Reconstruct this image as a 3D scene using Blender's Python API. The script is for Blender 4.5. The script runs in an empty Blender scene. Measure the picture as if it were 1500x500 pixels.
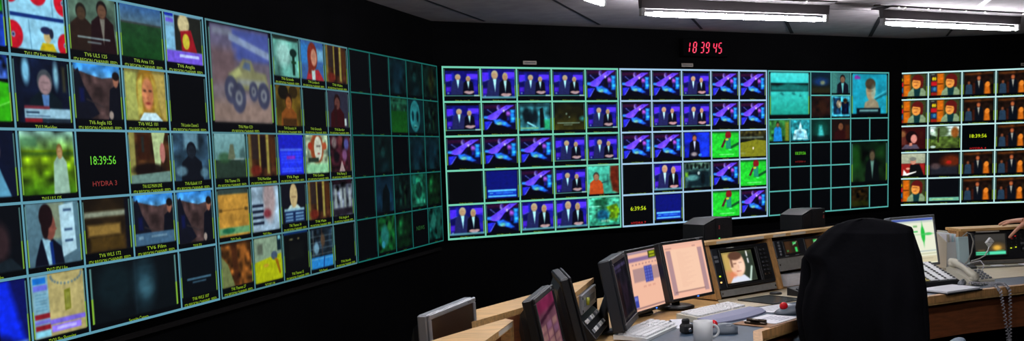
import bpy, math, random
import numpy as np
from mathutils import Matrix, Vector, Euler

C = bpy.context.scene.collection
R = math.radians
rng = np.random.default_rng(7)

# ---------------------------------------------------------------- materials
def srgb(c):
    c = np.asarray(c, float) / 255.0
    return np.where(c <= 0.04045, c / 12.92, ((c + 0.055) / 1.055) ** 2.4)

def mat(name, col, rough=0.5, metal=0.0, spec=0.5, emit=None, es=1.0, noise=None, bump=None, wood=False, sheen=0):
    m = bpy.data.materials.new(name); m.use_nodes = True
    nt = m.node_tree; b = nt.nodes['Principled BSDF']
    c = tuple(srgb(col)) + (1,)
    b.inputs['Base Color'].default_value = c
    b.inputs['Roughness'].default_value = rough
    b.inputs['Metallic'].default_value = metal
    b.inputs['Specular IOR Level'].default_value = spec
    if emit is not None:
        b.inputs['Emission Color'].default_value = tuple(srgb(emit)) + (1,)
        b.inputs['Emission Strength'].default_value = es
    if sheen: b.inputs['Sheen Weight'].default_value = sheen
    tc = None
    if noise or bump or wood:
        tc = nt.nodes.new('ShaderNodeTexCoord')
    if wood:
        mp = nt.nodes.new('ShaderNodeMapping'); mp.inputs['Scale'].default_value = wood
        nt.links.new(tc.outputs['Object'], mp.inputs['Vector'])
        nz = nt.nodes.new('ShaderNodeTexNoise'); nz.inputs['Scale'].default_value = 3.0
        nz.inputs['Detail'].default_value = 6; nz.inputs['Roughness'].default_value = 0.6
        nt.links.new(mp.outputs['Vector'], nz.inputs['Vector'])
        rp = nt.nodes.new('ShaderNodeValToRGB')
        rp.color_ramp.elements[0].position = 0.3; rp.color_ramp.elements[1].position = 0.72
        rp.color_ramp.elements[0].color = tuple(srgb([v * 0.8 for v in col])) + (1,)
        rp.color_ramp.elements[1].color = tuple(srgb([min(255, v * 1.1) for v in col])) + (1,)
        nt.links.new(nz.outputs['Fac'], rp.inputs['Fac'])
        nt.links.new(rp.outputs['Color'], b.inputs['Base Color'])
    elif noise:
        sc, amt = noise
        nz = nt.nodes.new('ShaderNodeTexNoise'); nz.inputs['Scale'].default_value = sc; nz.inputs['Detail'].default_value = 4
        nt.links.new(tc.outputs['Object'], nz.inputs['Vector'])
        rp = nt.nodes.new('ShaderNodeValToRGB')
        rp.color_ramp.elements[0].position = 0.3; rp.color_ramp.elements[1].position = 0.7
        rp.color_ramp.elements[0].color = tuple(srgb([v * (1 - amt) for v in col])) + (1,)
        rp.color_ramp.elements[1].color = tuple(srgb([min(255, v * (1 + amt)) for v in col])) + (1,)
        nt.links.new(nz.outputs['Fac'], rp.inputs['Fac'])
        nt.links.new(rp.outputs['Color'], b.inputs['Base Color'])
    if bump:
        sc, st = bump
        nz = nt.nodes.new('ShaderNodeTexNoise'); nz.inputs['Scale'].default_value = sc; nz.inputs['Detail'].default_value = 5
        nt.links.new(tc.outputs['Object'], nz.inputs['Vector'])
        bp = nt.nodes.new('ShaderNodeBump'); bp.inputs['Strength'].default_value = st; bp.inputs['Distance'].default_value = 0.01
        nt.links.new(nz.outputs['Fac'], bp.inputs['Height'])
        nt.links.new(bp.outputs['Normal'], b.inputs['Normal'])
    return m

def picture_mat(name, strength=1.0):
    m = bpy.data.materials.new(name); m.use_nodes = True
    nt = m.node_tree; b = nt.nodes['Principled BSDF']
    a = nt.nodes.new('ShaderNodeAttribute'); a.attribute_name = 'Col'
    b.inputs['Base Color'].default_value = (0.004, 0.004, 0.005, 1)
    b.inputs['Roughness'].default_value = 0.9; b.inputs['Specular IOR Level'].default_value = 0.0
    nt.links.new(a.outputs['Color'], b.inputs['Emission Color'])
    b.inputs['Emission Strength'].default_value = strength
    return m

M = {}
M['wall'] = mat('black_wall_paint', (8, 8, 9), 0.95, spec=0.0, noise=(3, 0.15))
M['ceiling'] = mat('ceiling_board', (160, 153, 157), 0.95, spec=0.1, noise=(9, 0.05))
M['joint'] = mat('ceiling_joint', (52, 50, 54), 0.9, spec=0.1)
M['floor'] = mat('dark_carpet', (30, 30, 36), 0.95, spec=0.1, noise=(60, 0.3))
M['black'] = mat('black_plastic', (11, 12, 15), 0.5)
M['blackm'] = mat('black_matte', (6, 6, 7), 0.95, spec=0.0)
M['darkgrey'] = mat('dark_grey_plastic', (26, 29, 36), 0.5)
M['midgrey'] = mat('mid_grey_plastic', (108, 112, 118), 0.5)
M['silver'] = mat('silver_plastic', (150, 152, 158), 0.35, metal=0.3)
M['white'] = mat('white_plastic', (205, 206, 206), 0.4)
M['beige'] = mat('beige_plastic', (196, 190, 172), 0.45)
M['paper'] = mat('paper', (226, 226, 232), 0.8, spec=0.2)
M['laminate'] = mat('cream_laminate', (186, 172, 144), 0.45, noise=(20, 0.03))
M['blue_lino'] = mat('blue_linoleum', (42, 62, 82), 0.45, noise=(30, 0.08))
M['wood'] = mat('light_ash_wood', (206, 164, 106), 0.45, wood=(2.5, 22, 22))
M['woodside'] = mat('ash_wood_edge', (190, 142, 88), 0.45, wood=(22, 22, 3))
M['redwood'] = mat('brown_veneer', (128, 72, 40), 0.5, wood=(3, 3, 26))
M['chrome'] = mat('chrome', (200, 200, 205), 0.2, metal=1)
M['brass'] = mat('dark_clip_metal', (60, 50, 40), 0.35, metal=0.8)
M['grille'] = mat('speaker_cloth', (24, 24, 28), 0.9, spec=0.2, noise=(200, 0.25))
M['jacket'] = mat('black_wool', (13, 13, 16), 0.95, spec=0.03, bump=(40, 0.25))
M['chairgrey'] = mat('grey_blue_pad', (110, 128, 148), 0.6)
M['skin'] = mat('skin', (200, 142, 116), 0.55, noise=(25, 0.06))
M['sleeve'] = mat('dark_sleeve', (34, 36, 46), 0.9, bump=(60, 0.2))
M['trouser'] = mat('dark_trousers', (26, 27, 32), 0.9)
M['redball'] = mat('red_ball', (190, 14, 26), 0.12)
M['graynoise'] = mat('mouse_shell', (86, 94, 104), 0.4)
M['label'] = mat('label_tape', (205, 200, 190), 0.7)
M['clockcase'] = mat('clock_case', (5, 5, 6), .9, spec=.02)
M['redbtn'] = mat('red_button', (130, 34, 38), .5)
M['plate'] = mat('tan_label_plate', (120, 108, 100), 0.7)
M['blank'] = mat('grey_blank_panel', (128, 126, 122), 0.5, noise=(50, 0.05))
M['greenled'] = mat('green_led', (10, 40, 10), 0.4, emit=(70, 255, 110), es=1.6)
M['yellowled'] = mat('yellow_led', (40, 40, 10), 0.4, emit=(210, 225, 40), es=1.3)
M['orangeled'] = mat('orange_lamp', (60, 30, 10), 0.4, emit=(255, 190, 110), es=2.0)
M['blueled'] = mat('blue_led', (10, 20, 60), 0.4, emit=(60, 120, 255), es=2.5)
M['redled'] = mat('red_led', (60, 4, 14), 0.4, emit=(255, 16, 70), es=1.25)
M['redcore'] = mat('red_led_core', (90, 30, 40), 0.4, emit=(255, 110, 150), es=1.0)
M['tube'] = mat('lit_fluorescent_tube', (240, 240, 245), 0.4, emit=(250, 250, 255), es=118)
M['fitting'] = mat('light_batten', (78, 74, 76), 0.9, spec=.1)
M['cap'] = mat('lamp_holder', (150, 150, 150), 0.5)
M['wirem'] = mat('ceiling_wire', (24, 18, 18), 0.7)
M['tie'] = mat('glint_cable_tie', (240, 240, 235), 0.3, emit=(235, 235, 225), es=0.8)  # emission paints a glint on the cable ties
M['refl_strip'] = mat('white_strip', (236, 238, 236), 0.6)  # white standing for a reflection on the ceiling
M['capyel'] = mat('caption_green', (10, 12, 4), 0.6, emit=(150, 190, 24), es=0.9)
M['capdim'] = mat('caption_dim_green', (6, 10, 4), 0.6, emit=(64, 128, 20), es=0.8)
M['clockyel'] = mat('clock_yellow', (20, 20, 4), 0.6, emit=(214, 240, 20), es=1.0)
M['clockgrn'] = mat('clock_green', (20, 20, 4), 0.6, emit=(100, 220, 30), es=0.85)
M['hydra'] = mat('red_text', (20, 4, 4), 0.6, emit=(206, 26, 30), es=0.9)
M['hydradim'] = mat('dim_red_text', (20, 4, 4), 0.6, emit=(150, 30, 26), es=0.8)
M['newsgrn'] = mat('news_green', (4, 16, 4), 0.6, emit=(30, 90, 20), es=0.8)
M['pic'] = picture_mat('screen_picture', 1.0)
M['keywhite'] = mat('key_caps', (214, 214, 216), 0.45)
M['keyyel'] = mat('yellow_keys', (206, 190, 120), 0.5)
M['wristrest'] = mat('lavender_wrist_rest', (122, 124, 152), 0.6)
M['board'] = mat('hardboard', (140, 100, 66), 0.6, noise=(40, 0.1))
M['darkglass'] = mat('dark_glass', (46, 52, 52), 0.25)
M['offscreen'] = mat('unlit_screen', (58, 40, 28), 0.25, spec=0.5)  # brown is the wood's reflection, painted into the screen colour
M['cord'] = mat('grey_cord', (150, 150, 156), 0.5)
M['envelope'] = mat('pale_blue_card', (184, 210, 216), 0.7)
M['orangewood'] = mat('dark_end_panel', (120, 74, 44), 0.5, wood=(3, 3, 20))

# ---------------------------------------------------------------- mesh builder
class MB:
    def __init__(s): s.v = []; s.f = []; s.mi = []; s.sm = []; s.X = Matrix.Identity(4)
    def _add(s, vs, fs, mi=0, smooth=False):
        b = len(s.v); s.v += [tuple(s.X @ Vector(p)) for p in vs]
        for f in fs: s.f.append([b + i for i in f]); s.mi.append(mi); s.sm.append(smooth)
        return s
    def box(s, c, d, rot=None, mi=0, bev=0.0):
        x, y, z = d[0] / 2, d[1] / 2, d[2] / 2
        b = min(bev, x * .9, y * .9, z * .9)
        Rm = Euler(rot).to_matrix() if rot else Matrix.Identity(3); c = Vector(c)
        if b <= 0:
            P = [(sx * x, sy * y, sz * z) for sx in (-1, 1) for sy in (-1, 1) for sz in (-1, 1)]
            F = [(0, 1, 3, 2), (4, 6, 7, 5), (0, 4, 5, 1), (2, 3, 7, 6), (0, 2, 6, 4), (1, 5, 7, 3)]
        else:
            P = []; idx = {}
            for sx in (-1, 1):
                for sy in (-1, 1):
                    for sz in (-1, 1):
                        for a in range(3):
                            q = [sx * (x - b), sy * (y - b), sz * (z - b)]
                            q[a] = (sx * x, sy * y, sz * z)[a]
                            idx[(sx, sy, sz, a)] = len(P); P.append(tuple(q))
            F = []
            I = lambda sx, sy, sz, a: idx[(sx, sy, sz, a)]
            for g in (-1, 1):
                F += [(I(g, -1, -1, 0), I(g, 1, -1, 0), I(g, 1, 1, 0), I(g, -1, 1, 0)),
                      (I(-1, g, -1, 1), I(1, g, -1, 1), I(1, g, 1, 1), I(-1, g, 1, 1)),
                      (I(-1, -1, g, 2), I(1, -1, g, 2), I(1, 1, g, 2), I(-1, 1, g, 2))]
            for s1 in (-1, 1):
                for s2 in (-1, 1):
                    F += [(I(-1, s1, s2, 1), I(1, s1, s2, 1), I(1, s1, s2, 2), I(-1, s1, s2, 2)),
                          (I(s1, -1, s2, 0), I(s1, 1, s2, 0), I(s1, 1, s2, 2), I(s1, -1, s2, 2)),
                          (I(s1, s2, -1, 0), I(s1, s2, 1, 0), I(s1, s2, 1, 1), I(s1, s2, -1, 1))]
            for sx in (-1, 1):
                for sy in (-1, 1):
                    for sz in (-1, 1): F.append((I(sx, sy, sz, 0), I(sx, sy, sz, 1), I(sx, sy, sz, 2)))
        return s._add([c + Rm @ Vector(p) for p in P], F, mi)
    def prism(s, poly, z0, z1, mi=0, axis='z'):
        n = len(poly)
        f = {'z': lambda a, b, h: (a, b, h), 'x': lambda a, b, h: (h, a, b), 'y': lambda a, b, h: (a, h, b)}[axis]
        vs = [f(p[0], p[1], z0) for p in poly] + [f(p[0], p[1], z1) for p in poly]
        fs = [tuple(range(n - 1, -1, -1)), tuple(range(n, 2 * n))] + [(i, (i + 1) % n, n + (i + 1) % n, n + i) for i in range(n)]
        return s._add(vs, fs, mi)
    def quad(s, pts, mi=0): return s._add(pts, [tuple(range(len(pts)))], mi)
    def lathe(s, prof, c=(0, 0, 0), n=24, mi=0, axis='z', cap=True, smooth=True):
        vs = []; fs = []
        for r, h in prof:
            for k in range(n):
                a = 2 * math.pi * k / n; p = (r * math.cos(a), r * math.sin(a), h)
                if axis == 'y': p = (p[0], h, p[1])
                if axis == 'x': p = (h, p[0], p[1])
                vs.append((p[0] + c[0], p[1] + c[1], p[2] + c[2]))
        for j in range(len(prof) - 1):
            for k in range(n):
                fs.append((j * n + k, j * n + (k + 1) % n, (j + 1) * n + (k + 1) % n, (j + 1) * n + k))
        if cap:
            fs.append(tuple(range(n))); m = (len(prof) - 1) * n; fs.append(tuple(m + k for k in range(n)))
        return s._add(vs, fs, mi, smooth)
    def tube(s, path, r, n=8, mi=0):
        path = [Vector(p) for p in path]; vs = []; fs = []
        prev = None
        for i, p in enumerate(path):
            t = (path[min(i + 1, len(path) - 1)] - path[max(i - 1, 0)]).normalized()
            if prev is None:
                a = Vector((0, 0, 1)) if abs(t.z) < .9 else Vector((1, 0, 0)); u = t.cross(a).normalized()
            else:
                u = (prev - t * prev.dot(t)).normalized()
            prev = u; w = t.cross(u); rr = r[i] if isinstance(r, (list, tuple)) else r
            for k in range(n):
                a = 2 * math.pi * k / n; vs.append(p + (u * math.cos(a) + w * math.sin(a)) * rr)
        for j in range(len(path) - 1):
            for k in range(n): fs.append((j * n + k, j * n + (k + 1) % n, (j + 1) * n + (k + 1) % n, (j + 1) * n + k))
        fs += [tuple(range(n)), tuple((len(path) - 1) * n + k for k in range(n))]
        return s._add(vs, fs, mi, True)
    def ball(s, c, r, n=16, mi=0):
        rx, ry, rz = r if isinstance(r, (tuple, list)) else (r, r, r)
        vs = []; fs = []; h = n // 2
        for j in range(h + 1):
            th = math.pi * j / h
            for k in range(n):
                a = 2 * math.pi * k / n
                vs.append((c[0] + rx * math.sin(th) * math.cos(a), c[1] + ry * math.sin(th) * math.sin(a), c[2] + rz * math.cos(th)))
        for j in range(h):
            for k in range(n): fs.append((j * n + k, j * n + (k + 1) % n, (j + 1) * n + (k + 1) % n, (j + 1) * n + k))
        return s._add(vs, fs, mi, True)
    def loft(s, rings, mi=0, cap=True, smooth=True):
        n = len(rings[0]); vs = [p for r in rings for p in r]; fs = []
        for j in range(len(rings) - 1):
            for k in range(n): fs.append((j * n + k, j * n + (k + 1) % n, (j + 1) * n + (k + 1) % n, (j + 1) * n + k))
        if cap: fs += [tuple(range(n)), tuple((len(rings) - 1) * n + k for k in range(n))]
        return s._add(vs, fs, mi, smooth)
    def build(s, name, mats, parent=None, loc=(0, 0, 0), rotz=0.0):
        me = bpy.data.meshes.new(name); me.from_pydata(s.v, [], s.f)
        for m in (mats if isinstance(mats, (list, tuple)) else [mats]): me.materials.append(M[m] if isinstance(m, str) else m)
        me.polygons.foreach_set('material_index', s.mi); me.polygons.foreach_set('use_smooth', s.sm)
        import bmesh
        bm = bmesh.new(); bm.from_mesh(me); bmesh.ops.remove_doubles(bm, verts=bm.verts, dist=1e-6)
        bmesh.ops.recalc_face_normals(bm, faces=bm.faces); bm.to_mesh(me); bm.free()
        me.update()
        o = bpy.data.objects.new(name, me); C.objects.link(o)
        if parent: o.parent = parent
        o.location = loc; o.rotation_euler = (0, 0, rotz)
        return o

def tag(o, label, cat, group=None):
    o['label'] = label; o['category'] = cat
    if group: o['group'] = group
    return o
def thing(name, label, cat, loc=(0, 0, 0), rotz=0.0, group=None):
    o = bpy.data.objects.new(name, None); C.objects.link(o); o.empty_display_size = .1
    o.location = loc; o.rotation_euler = (0, 0, rotz)
    return tag(o, label, cat, group)
def struct(o): o['kind'] = 'structure'; return o
def plab(o, l): o['label'] = l; return o
def dup(o, parent=None):
    c = o.copy(); C.objects.link(c)
    if parent: c.parent = parent
    for ch in list(o.children): dup(ch, c)
    return c

# ---------------------------------------------------------------- writing (built-in font -> flat mesh), batched
TEXTS = {}
def want(txt): TEXTS.setdefault(txt, None)
def make_texts():
    tmp = {}
    for t in TEXTS:
        cu = bpy.data.curves.new('lettering', 'FONT'); cu.body = t; cu.size = 1.0
        cu.align_x = 'CENTER'; cu.align_y = 'CENTER'; cu.resolution_u = 2
        o = bpy.data.objects.new('lettering', cu); C.objects.link(o); tmp[t] = o
    dg = bpy.context.evaluated_depsgraph_get()
    for t, o in tmp.items():
        me = bpy.data.meshes.new_from_object(o.evaluated_get(dg))
        n = len(me.vertices); co = np.empty(n * 3); me.vertices.foreach_get('co', co); co = co.reshape(-1, 3)
        TEXTS[t] = (co, [list(p.vertices) for p in me.polygons])
    for t, o in tmp.items():
        cu = o.data; bpy.data.objects.remove(o); bpy.data.curves.remove(cu)
def lettering(mb, txt, cx, cz, h, w=None, y=0.0, mi=0):
    """lettering in the local xz plane facing -y, cap height h, optional total width w"""
    co, fs = TEXTS[txt]
    x0, x1 = co[:, 0].min(), co[:, 0].max(); y0, y1 = co[:, 1].min(), co[:, 1].max()
    sy = h / 0.70; sx = sy if w is None else w / (x1 - x0)
    vs = [((p[0] - (x0 + x1) / 2) * sx + cx, y, (p[1] - 0.0) * sy + cz) for p in co]
    mb._add(vs, fs, mi)

# ---------------------------------------------------------------- moving pictures drawn as flat colour
class Pic:
    def __init__(s, nx, ny, asp=1.25):
        s.X, s.Y = np.meshgrid(np.linspace(0, 1, nx), np.linspace(0, 1, ny))
        s.c = np.zeros((ny, nx, 3)); s.asp = asp; s.px = 1.2 / nx
        s.win = (0, 0, 1, 1)
    def window(s, x0, y0, x1, y1):
        s.x = (s.X - x0) / (x1 - x0); s.y = (s.Y - y0) / (y1 - y0)
        s.inside = ((s.x >= 0) & (s.x <= 1) & (s.y >= 0) & (s.y <= 1)).astype(float)
        s.e = s.px / (x1 - x0)
    def mix(s, m, col):
        m = np.clip(m, 0, 1) * s.inside
        s.c = s.c * (1 - m[..., None]) + np.asarray(col, float) * m[..., None]
    def fill(s, col): s.mix(np.ones_like(s.x), col)
    def vgrad(s, c0, c1, y0=0, y1=1):
        t = np.clip((s.y - y0) / (y1 - y0), 0, 1)[..., None]
        col = np.asarray(c0, float) * (1 - t) + np.asarray(c1, float) * t
        m = (((s.y >= y0) & (s.y <= y1)) * s.inside)[..., None]
        s.c = s.c * (1 - m) + col * m
    def rect(s, x0, y0, x1, y1, col, a=1, soft=1):
        e = s.e * soft
        d = np.minimum(np.minimum(s.x - x0, x1 - s.x), np.minimum(s.y - y0, y1 - s.y)); s.mix(np.clip(d / e + .5, 0, 1) * a, col)
    def ell(s, cx, cy, rx, ry, col, a=1, soft=1, rot=0):
        dx, dy = s.x - cx, s.y - cy
        if rot:
            cr, sr = math.cos(rot), math.sin(rot); dx, dy = dx * cr + dy * sr, -dx * sr + dy * cr
        d = (1 - np.sqrt((dx / rx) ** 2 + (dy / ry) ** 2)) * min(rx, ry); s.mix(np.clip(d / (s.e * soft) + .5, 0, 1) * a, col)
    def poly(s, pts, col, a=1, soft=1):
        d = np.full_like(s.x, 9.0); ins = np.zeros(s.x.shape, bool); n = len(pts)
        for i in range(n):
            (xa, ya), (xb, yb) = pts[i], pts[(i + 1) % n]
            ex, ey = xb - xa, yb - ya; L = ex * ex + ey * ey + 1e-9
            t = np.clip(((s.x - xa) * ex + (s.y - ya) * ey) / L, 0, 1)
            d = np.minimum(d, np.hypot(s.x - xa - t * ex, s.y - ya - t * ey))
            if ya != yb:
                cond = ((ya > s.y) != (yb > s.y)) & (s.x < (xb - xa) * (s.y - ya) / (yb - ya) + xa); ins ^= cond
        sd = np.where(ins, d, -d); s.mix(np.clip(sd / (s.e * soft) + .5, 0, 1) * a, col)
    def line(s, p, q, w, col, a=1):
        ex, ey = q[0] - p[0], q[1] - p[1]; L = ex * ex + ey * ey + 1e-9
        t = np.clip(((s.x - p[0]) * ex + (s.y - p[1]) * ey) / L, 0, 1)
        d = np.hypot(s.x - p[0] - t * ex, s.y - p[1] - t * ey); s.mix(np.clip((w - d) / s.e + .5, 0, 1) * a, col)
    def blotch(s, seed, n, amt):
        g = np.random.default_rng(seed).normal(0, 1, (n + 2, n + 2))
        u = np.clip(s.x, 0, 1) * n; v = np.clip(s.y, 0, 1) * n; i = u.astype(int); j = v.astype(int); fu = u - i; fv = v - j
        t = g[j, i] * (1 - fu) * (1 - fv) + g[j, i + 1] * fu * (1 - fv) + g[j + 1, i] * (1 - fu) * fv + g[j + 1, i + 1] * fu * fv
        s.c = np.clip(s.c * (1 + amt * t * s.inside)[..., None], 0, 255)
    def soften(s, n):
        for _ in range(n):
            q = np.pad(s.c, ((1, 1), (1, 1), (0, 0)), 'edge'); s.c = (q[:-2, 1:-1] + q[2:, 1:-1] + q[1:-1, :-2] + q[1:-1, 2:] + 4 * s.c) / 8
    def person(s, cx, top, h, skin, hair, coat, shirt=None, w=1.0):
        """bust: head of height h whose crown is at top"""
        r = h * 0.5; cw = h * 0.42 * w
        s.poly([(cx - h * .2, top + h * .8), (cx + h * .2, top + h * .8), (cx + h * .75 * w, top + h * 1.25), (cx + h * .95 * w, top + h * 3.6), (cx - h * .95 * w, top + h * 3.6), (cx - h * .75 * w, top + h * 1.25)], coat)
        if shirt: s.poly([(cx - h * .18, top + h * 1.0), (cx + h * .18, top + h * 1.0), (cx + h * .02, top + h * 2.5)], shirt)
        s.ell(cx, top + r, cw * .86, r, hair)
        s.ell(cx, top + r * 1.22, cw * .72, r * .78, skin, soft=2)
        s.rect(cx - cw * .45, top + r * .98, cx + cw * .45, top + r * 1.1, [v * .72 for v in skin], .5)
        s.rect(cx - cw * .25, top + r * 1.55, cx + cw * .25, top + r * 1.66, [v * .7 for v in skin], .6)

def f_presenters(p, big=False):
    p.vgrad((26, 22, 110), (22, 20, 120)); p.blotch(3, 9, .12)
    p.poly([(0, .14), (.2, .14), (.2, .36), (0, .46)], (92, 52, 214)); p.rect(.2, .1, .25, .8, (44, 70, 210), .7, 4)
    p.poly([(.66, .12), (1, .12), (1, .38), (.66, .3)], (104, 62, 226)); p.rect(.86, .3, 1, .8, (40, 36, 150), .8, 4)
    p.rect(0, .66, .16, .86, (92, 44, 190), .9, 4); p.rect(.86, .62, 1, .84, (80, 50, 190), .7, 4)
    p.line((.02, .46), (.2, .37), .008, (120, 130, 190)); p.rect(.02, .45, .17, .66, (18, 16, 80), .8, 3)
    k = 1.18 if big else 1.0; t = .1 if big else .16
    p.person(.38, t - .03, .24 * k, (196, 152, 116), (186, 168, 130), (44, 46, 92), (186, 232, 230), 1.0)
    p.person(.70, t + .04, .225 * k, (190, 140, 106), (194, 174, 116), (12, 10, 30), (184, 216, 206), .85)
    p.ell(.66, .88, .1, .05, (196, 150, 140)); p.ell(.80, .87, .08, .04, (196, 150, 140)); p.ell(.73, .92, .1, .04, (186, 150, 150))
    p.rect(.05, .9, .10, .96, (170, 190, 210), .8, 2)
def f_stage(p, big=False):
    p.fill((12, 10, 54)); p.rect(0, .03, 1, .16, (84, 20, 62), .8, 5)
    p.poly([(0, .62), (.3, .72), (.98, 1), (0, 1)], (6, 4, 22)); p.poly([(.02, .66), (.26, .66), (.08, .98), (.02, .98)], (46, 50, 190))
    p.line((.25, .68), (.1, .95), .015, (110, 110, 210)); p.line((.12, .2), (.34, .42), .012, (110, 120, 190))
    p.poly([(0, .52), (.16, .42), (.72, .03), (.97, .03), (.56, .34), (.36, .62), (.2, .6)], (122, 82, 236))
    p.poly([(.3, .4), (.6, .18), (.5, .32), (.34, .54)], (136, 94, 236), .6)
    p.ell(.46, .13, .05, .1, (176, 156, 220), .9, 2); p.ell(.49, .1, .035, .06, (70, 40, 140), 1, 2)
    p.ell(.05, .5, .07, .05, (60, 170, 240), .9, 3)
    p.poly([(.3, .6), (.5, .58), (.68, .68), (.84, .84), (.74, .88), (.5, .78), (.34, .74)], (50, 130, 245), 1, 3)
    p.ell(.48, .73, .1, .06, (110, 200, 190), 1, 3); p.ell(.5, .78, .05, .02, (180, 180, 130), .8, 2)
    p.rect(.84, .22, .97, .7, (40, 160, 250), .9, 4); p.rect(.86, .24, .95, .32, (80, 200, 240), .8, 3); p.rect(.86, .5, .97, .6, (90, 210, 240), .7, 3)
    p.ell(.77, .36, .07, .1, (184, 100, 206), .9, 3); p.poly([(.6, .3), (.68, .3), (.72, .62), (.58, .6)], (12, 8, 30)); p.ell(.63, .26, .03, .05, (200, 180, 220))
    p.rect(.74, .5, .8, .62, (60, 60, 190), .8, 3); p.blotch(5, 14, .16)
def f_grey(p):
    p.fill((60, 120, 124)); p.blotch(8, 8, .3); p.rect(0, .0, 1, .14, (20, 36, 40), .6, 4)
    for x, y, w in ((.2, .45, .1), (.34, .55, .1), (.5, .5, .09)): p.ell(x, y, w, .3, (12, 24, 30), .9, 3)
    p.poly([(.66, .2), (.76, .16), (.84, .9), (.66, .9)], (14, 20, 24)); p.rect(.8, .6, 1, .95, (50, 170, 110), .9, 4)
    p.line((.25, .7), (.5, .85), .03, (140, 200, 200)); p.rect(0, .88, .6, .93, (160, 190, 120), .7)
def f_dark(p):
    p.vgrad((26, 24, 12), (70, 62, 20)); p.blotch(4, 6, .25); p.ell(.4, .4, .03, .04, (120, 130, 110)); p.ell(.5, .52, .025, .03, (120, 130, 110))
    p.ell(.97, .58, .1, .08, (70, 160, 160), .8, 5)
    p.rect(.08, .72, .86, .755, (150, 170, 150), .8); p.rect(.3, .79, .6, .82, (150, 170, 150), .7)
def f_blue(p):
    p.fill((16, 26, 112)); p.rect(.04, .70, .96, .95, (24, 70, 176)); p.rect(.04, .68, .96, .745, (110, 190, 230)); p.rect(.04, .89, .96, .94, (110, 190, 230))
    p.rect(.1, .79, .2, .82, (110, 190, 230)); p.rect(.3, .79, .85, .82, (90, 160, 230), .8)
def f_bluetext(p):
    p.fill((36, 40, 176)); p.rect(.06, .36, .95, .42, (90, 110, 210)); p.rect(.06, .74, .95, .79, (100, 120, 220))
    p.rect(.06, .42, .95, .96, (44, 60, 214))
    for k in range(4): p.rect(.1, .47 + k * .07, .9, .50 + k * .07, (70, 90, 230), .8)
    p.rect(.3, .54, .65, .62, (130, 50, 180)); p.rect(.1, .84, .9, .87, (80, 100, 230)); p.rect(.1, .9, .9, .93, (80, 100, 230))
def f_man(p):
    p.vgrad((90, 190, 160), (80, 170, 140)); p.blotch(2, 6, .1); p.poly([(.72, .02), (1, 0), (1, 1), (.78, .9), (.7, .4)], (110, 40, 20), 1, 4); p.blotch(21, 12, .12)
    p.person(.26, .22, .3, (170, 120, 90), (70, 60, 50), (196, 84, 36), None, .9); p.rect(.6, .3, .66, .7, (40, 90, 80), .7, 3); p.line((.45, .6), (.62, .56), .02, (40, 80, 80))
def f_trees(p):
    p.fill((84, 176, 140)); p.blotch(12, 7, .2)
    for x, y, r in ((.3, .2, .14), (.5, .12, .12), (.42, .4, .1)): p.ell(x, y, r, .16, (30, 90, 60), .9, 4)
    p.poly([(.55, .35), (.9, .25), (1, .5), (.9, .9), (.62, .8), (.7, .55)], (110, 140, 20), 1, 3); p.ell(.45, .66, .2, .22, (20, 80, 110), .9, 5); p.rect(0, .3, .4, .33, (150, 210, 180)); p.rect(0, .76, 1, .98, (50, 140, 110), .6, 4); p.blotch(13, 16, .2)
    for k in range(5): p.ell(.42 + k * .06, .84, .015, .04, (190, 210, 170))
def f_suit(p):
    p.fill((24, 40, 160)); p.poly([(.5, 0), (1, 0), (1, 1), (.7, 1)], (30, 70, 210), .8, 8); p.blotch(6, 6, .15)
    p.person(.4, .08, .26, (170, 110, 80), (50, 36, 30), (14, 14, 34), (190, 200, 220), .95); p.ell(.38, .86, .12, .08, (190, 180, 170), .8, 3); p.ell(.62, .9, .07, .06, (60, 130, 200))
def f_green(p):
    p.fill((44, 196, 56)); p.blotch(7, 9, .08); p.rect(0, 0, 1, .08, (20, 70, 40), .8, 3)
    p.poly([(.6, .62), (1, .42), (1, .52), (.66, .7)], (16, 80, 40), .9, 2); p.ell(.6, .16, .11, .16, (130, 30, 34)); p.poly([(.46, .3), (.56, .26), (.4, .62), (.32, .6)], (90, 36, 44)); p.poly([(.5, .28), (.68, .26), (.7, .66), (.52, .66)], (40, 140, 110)); p.ell(.55, .32, .06, .04, (200, 210, 60)); p.ell(.66, .7, .06, .03, (90, 220, 130))
    p.rect(.25, .86, .8, .9, (150, 230, 150), .6)
def f_golf(p):
    p.vgrad((70, 64, 30), (40, 44, 24), 0, .4); p.blotch(9, 12, .4); p.rect(0, .24, .9, .3, (130, 150, 140), .7, 3); p.rect(0, .36, .4, .44, (16, 20, 24), .9, 3)
    p.poly([(0, .46), (.6, .36), (1, .4), (1, 1), (0, 1)], (128, 130, 34)); p.ell(.5, .68, .025, .05, (230, 220, 200)); p.rect(.02, .82, .2, .9, (150, 160, 90), .6)
def f_crowd(p):
    p.fill((60, 90, 84)); p.rect(0, 0, 1, .2, (90, 120, 100)); p.blotch(10, 10, .4)
    for k in range(6): p.ell(.1 + k * .16, .12 + .05 * (k % 2), .05, .1, (20, 34, 30))
    p.rect(.1, .35, 1, .95, (14, 34, 40), .9, 6); p.ell(.3, .6, .24, .12, (100, 160, 150), .9, 4); p.ell(.55, .42, .05, .07, (160, 180, 170)); p.ell(.72, .66, .08, .2, (8, 20, 24)); p.rect(.0, .38, .12, .55, (130, 200, 40), .8, 4)
def f_sea(p):
    p.vgrad((96, 206, 204), (74, 192, 192), 0, .26); p.poly([(0, .3), (.2, .32), (.45, .25), (.8, .29), (1, .3), (1, .46), (0, .44)], (34, 116, 112), 1, 4); p.vgrad((72, 186, 180), (44, 156, 142), .45, 1); p.blotch(11, 14, .02)
    for x, y in ((.28, .5), (.32, .53), (.58, .5), (.62, .52), (.78, .56)): p.ell(x, y, .03, .012, (20, 90, 90)); p.line((x, y), (x, y - .05), .006, (30, 100, 100))
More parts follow.
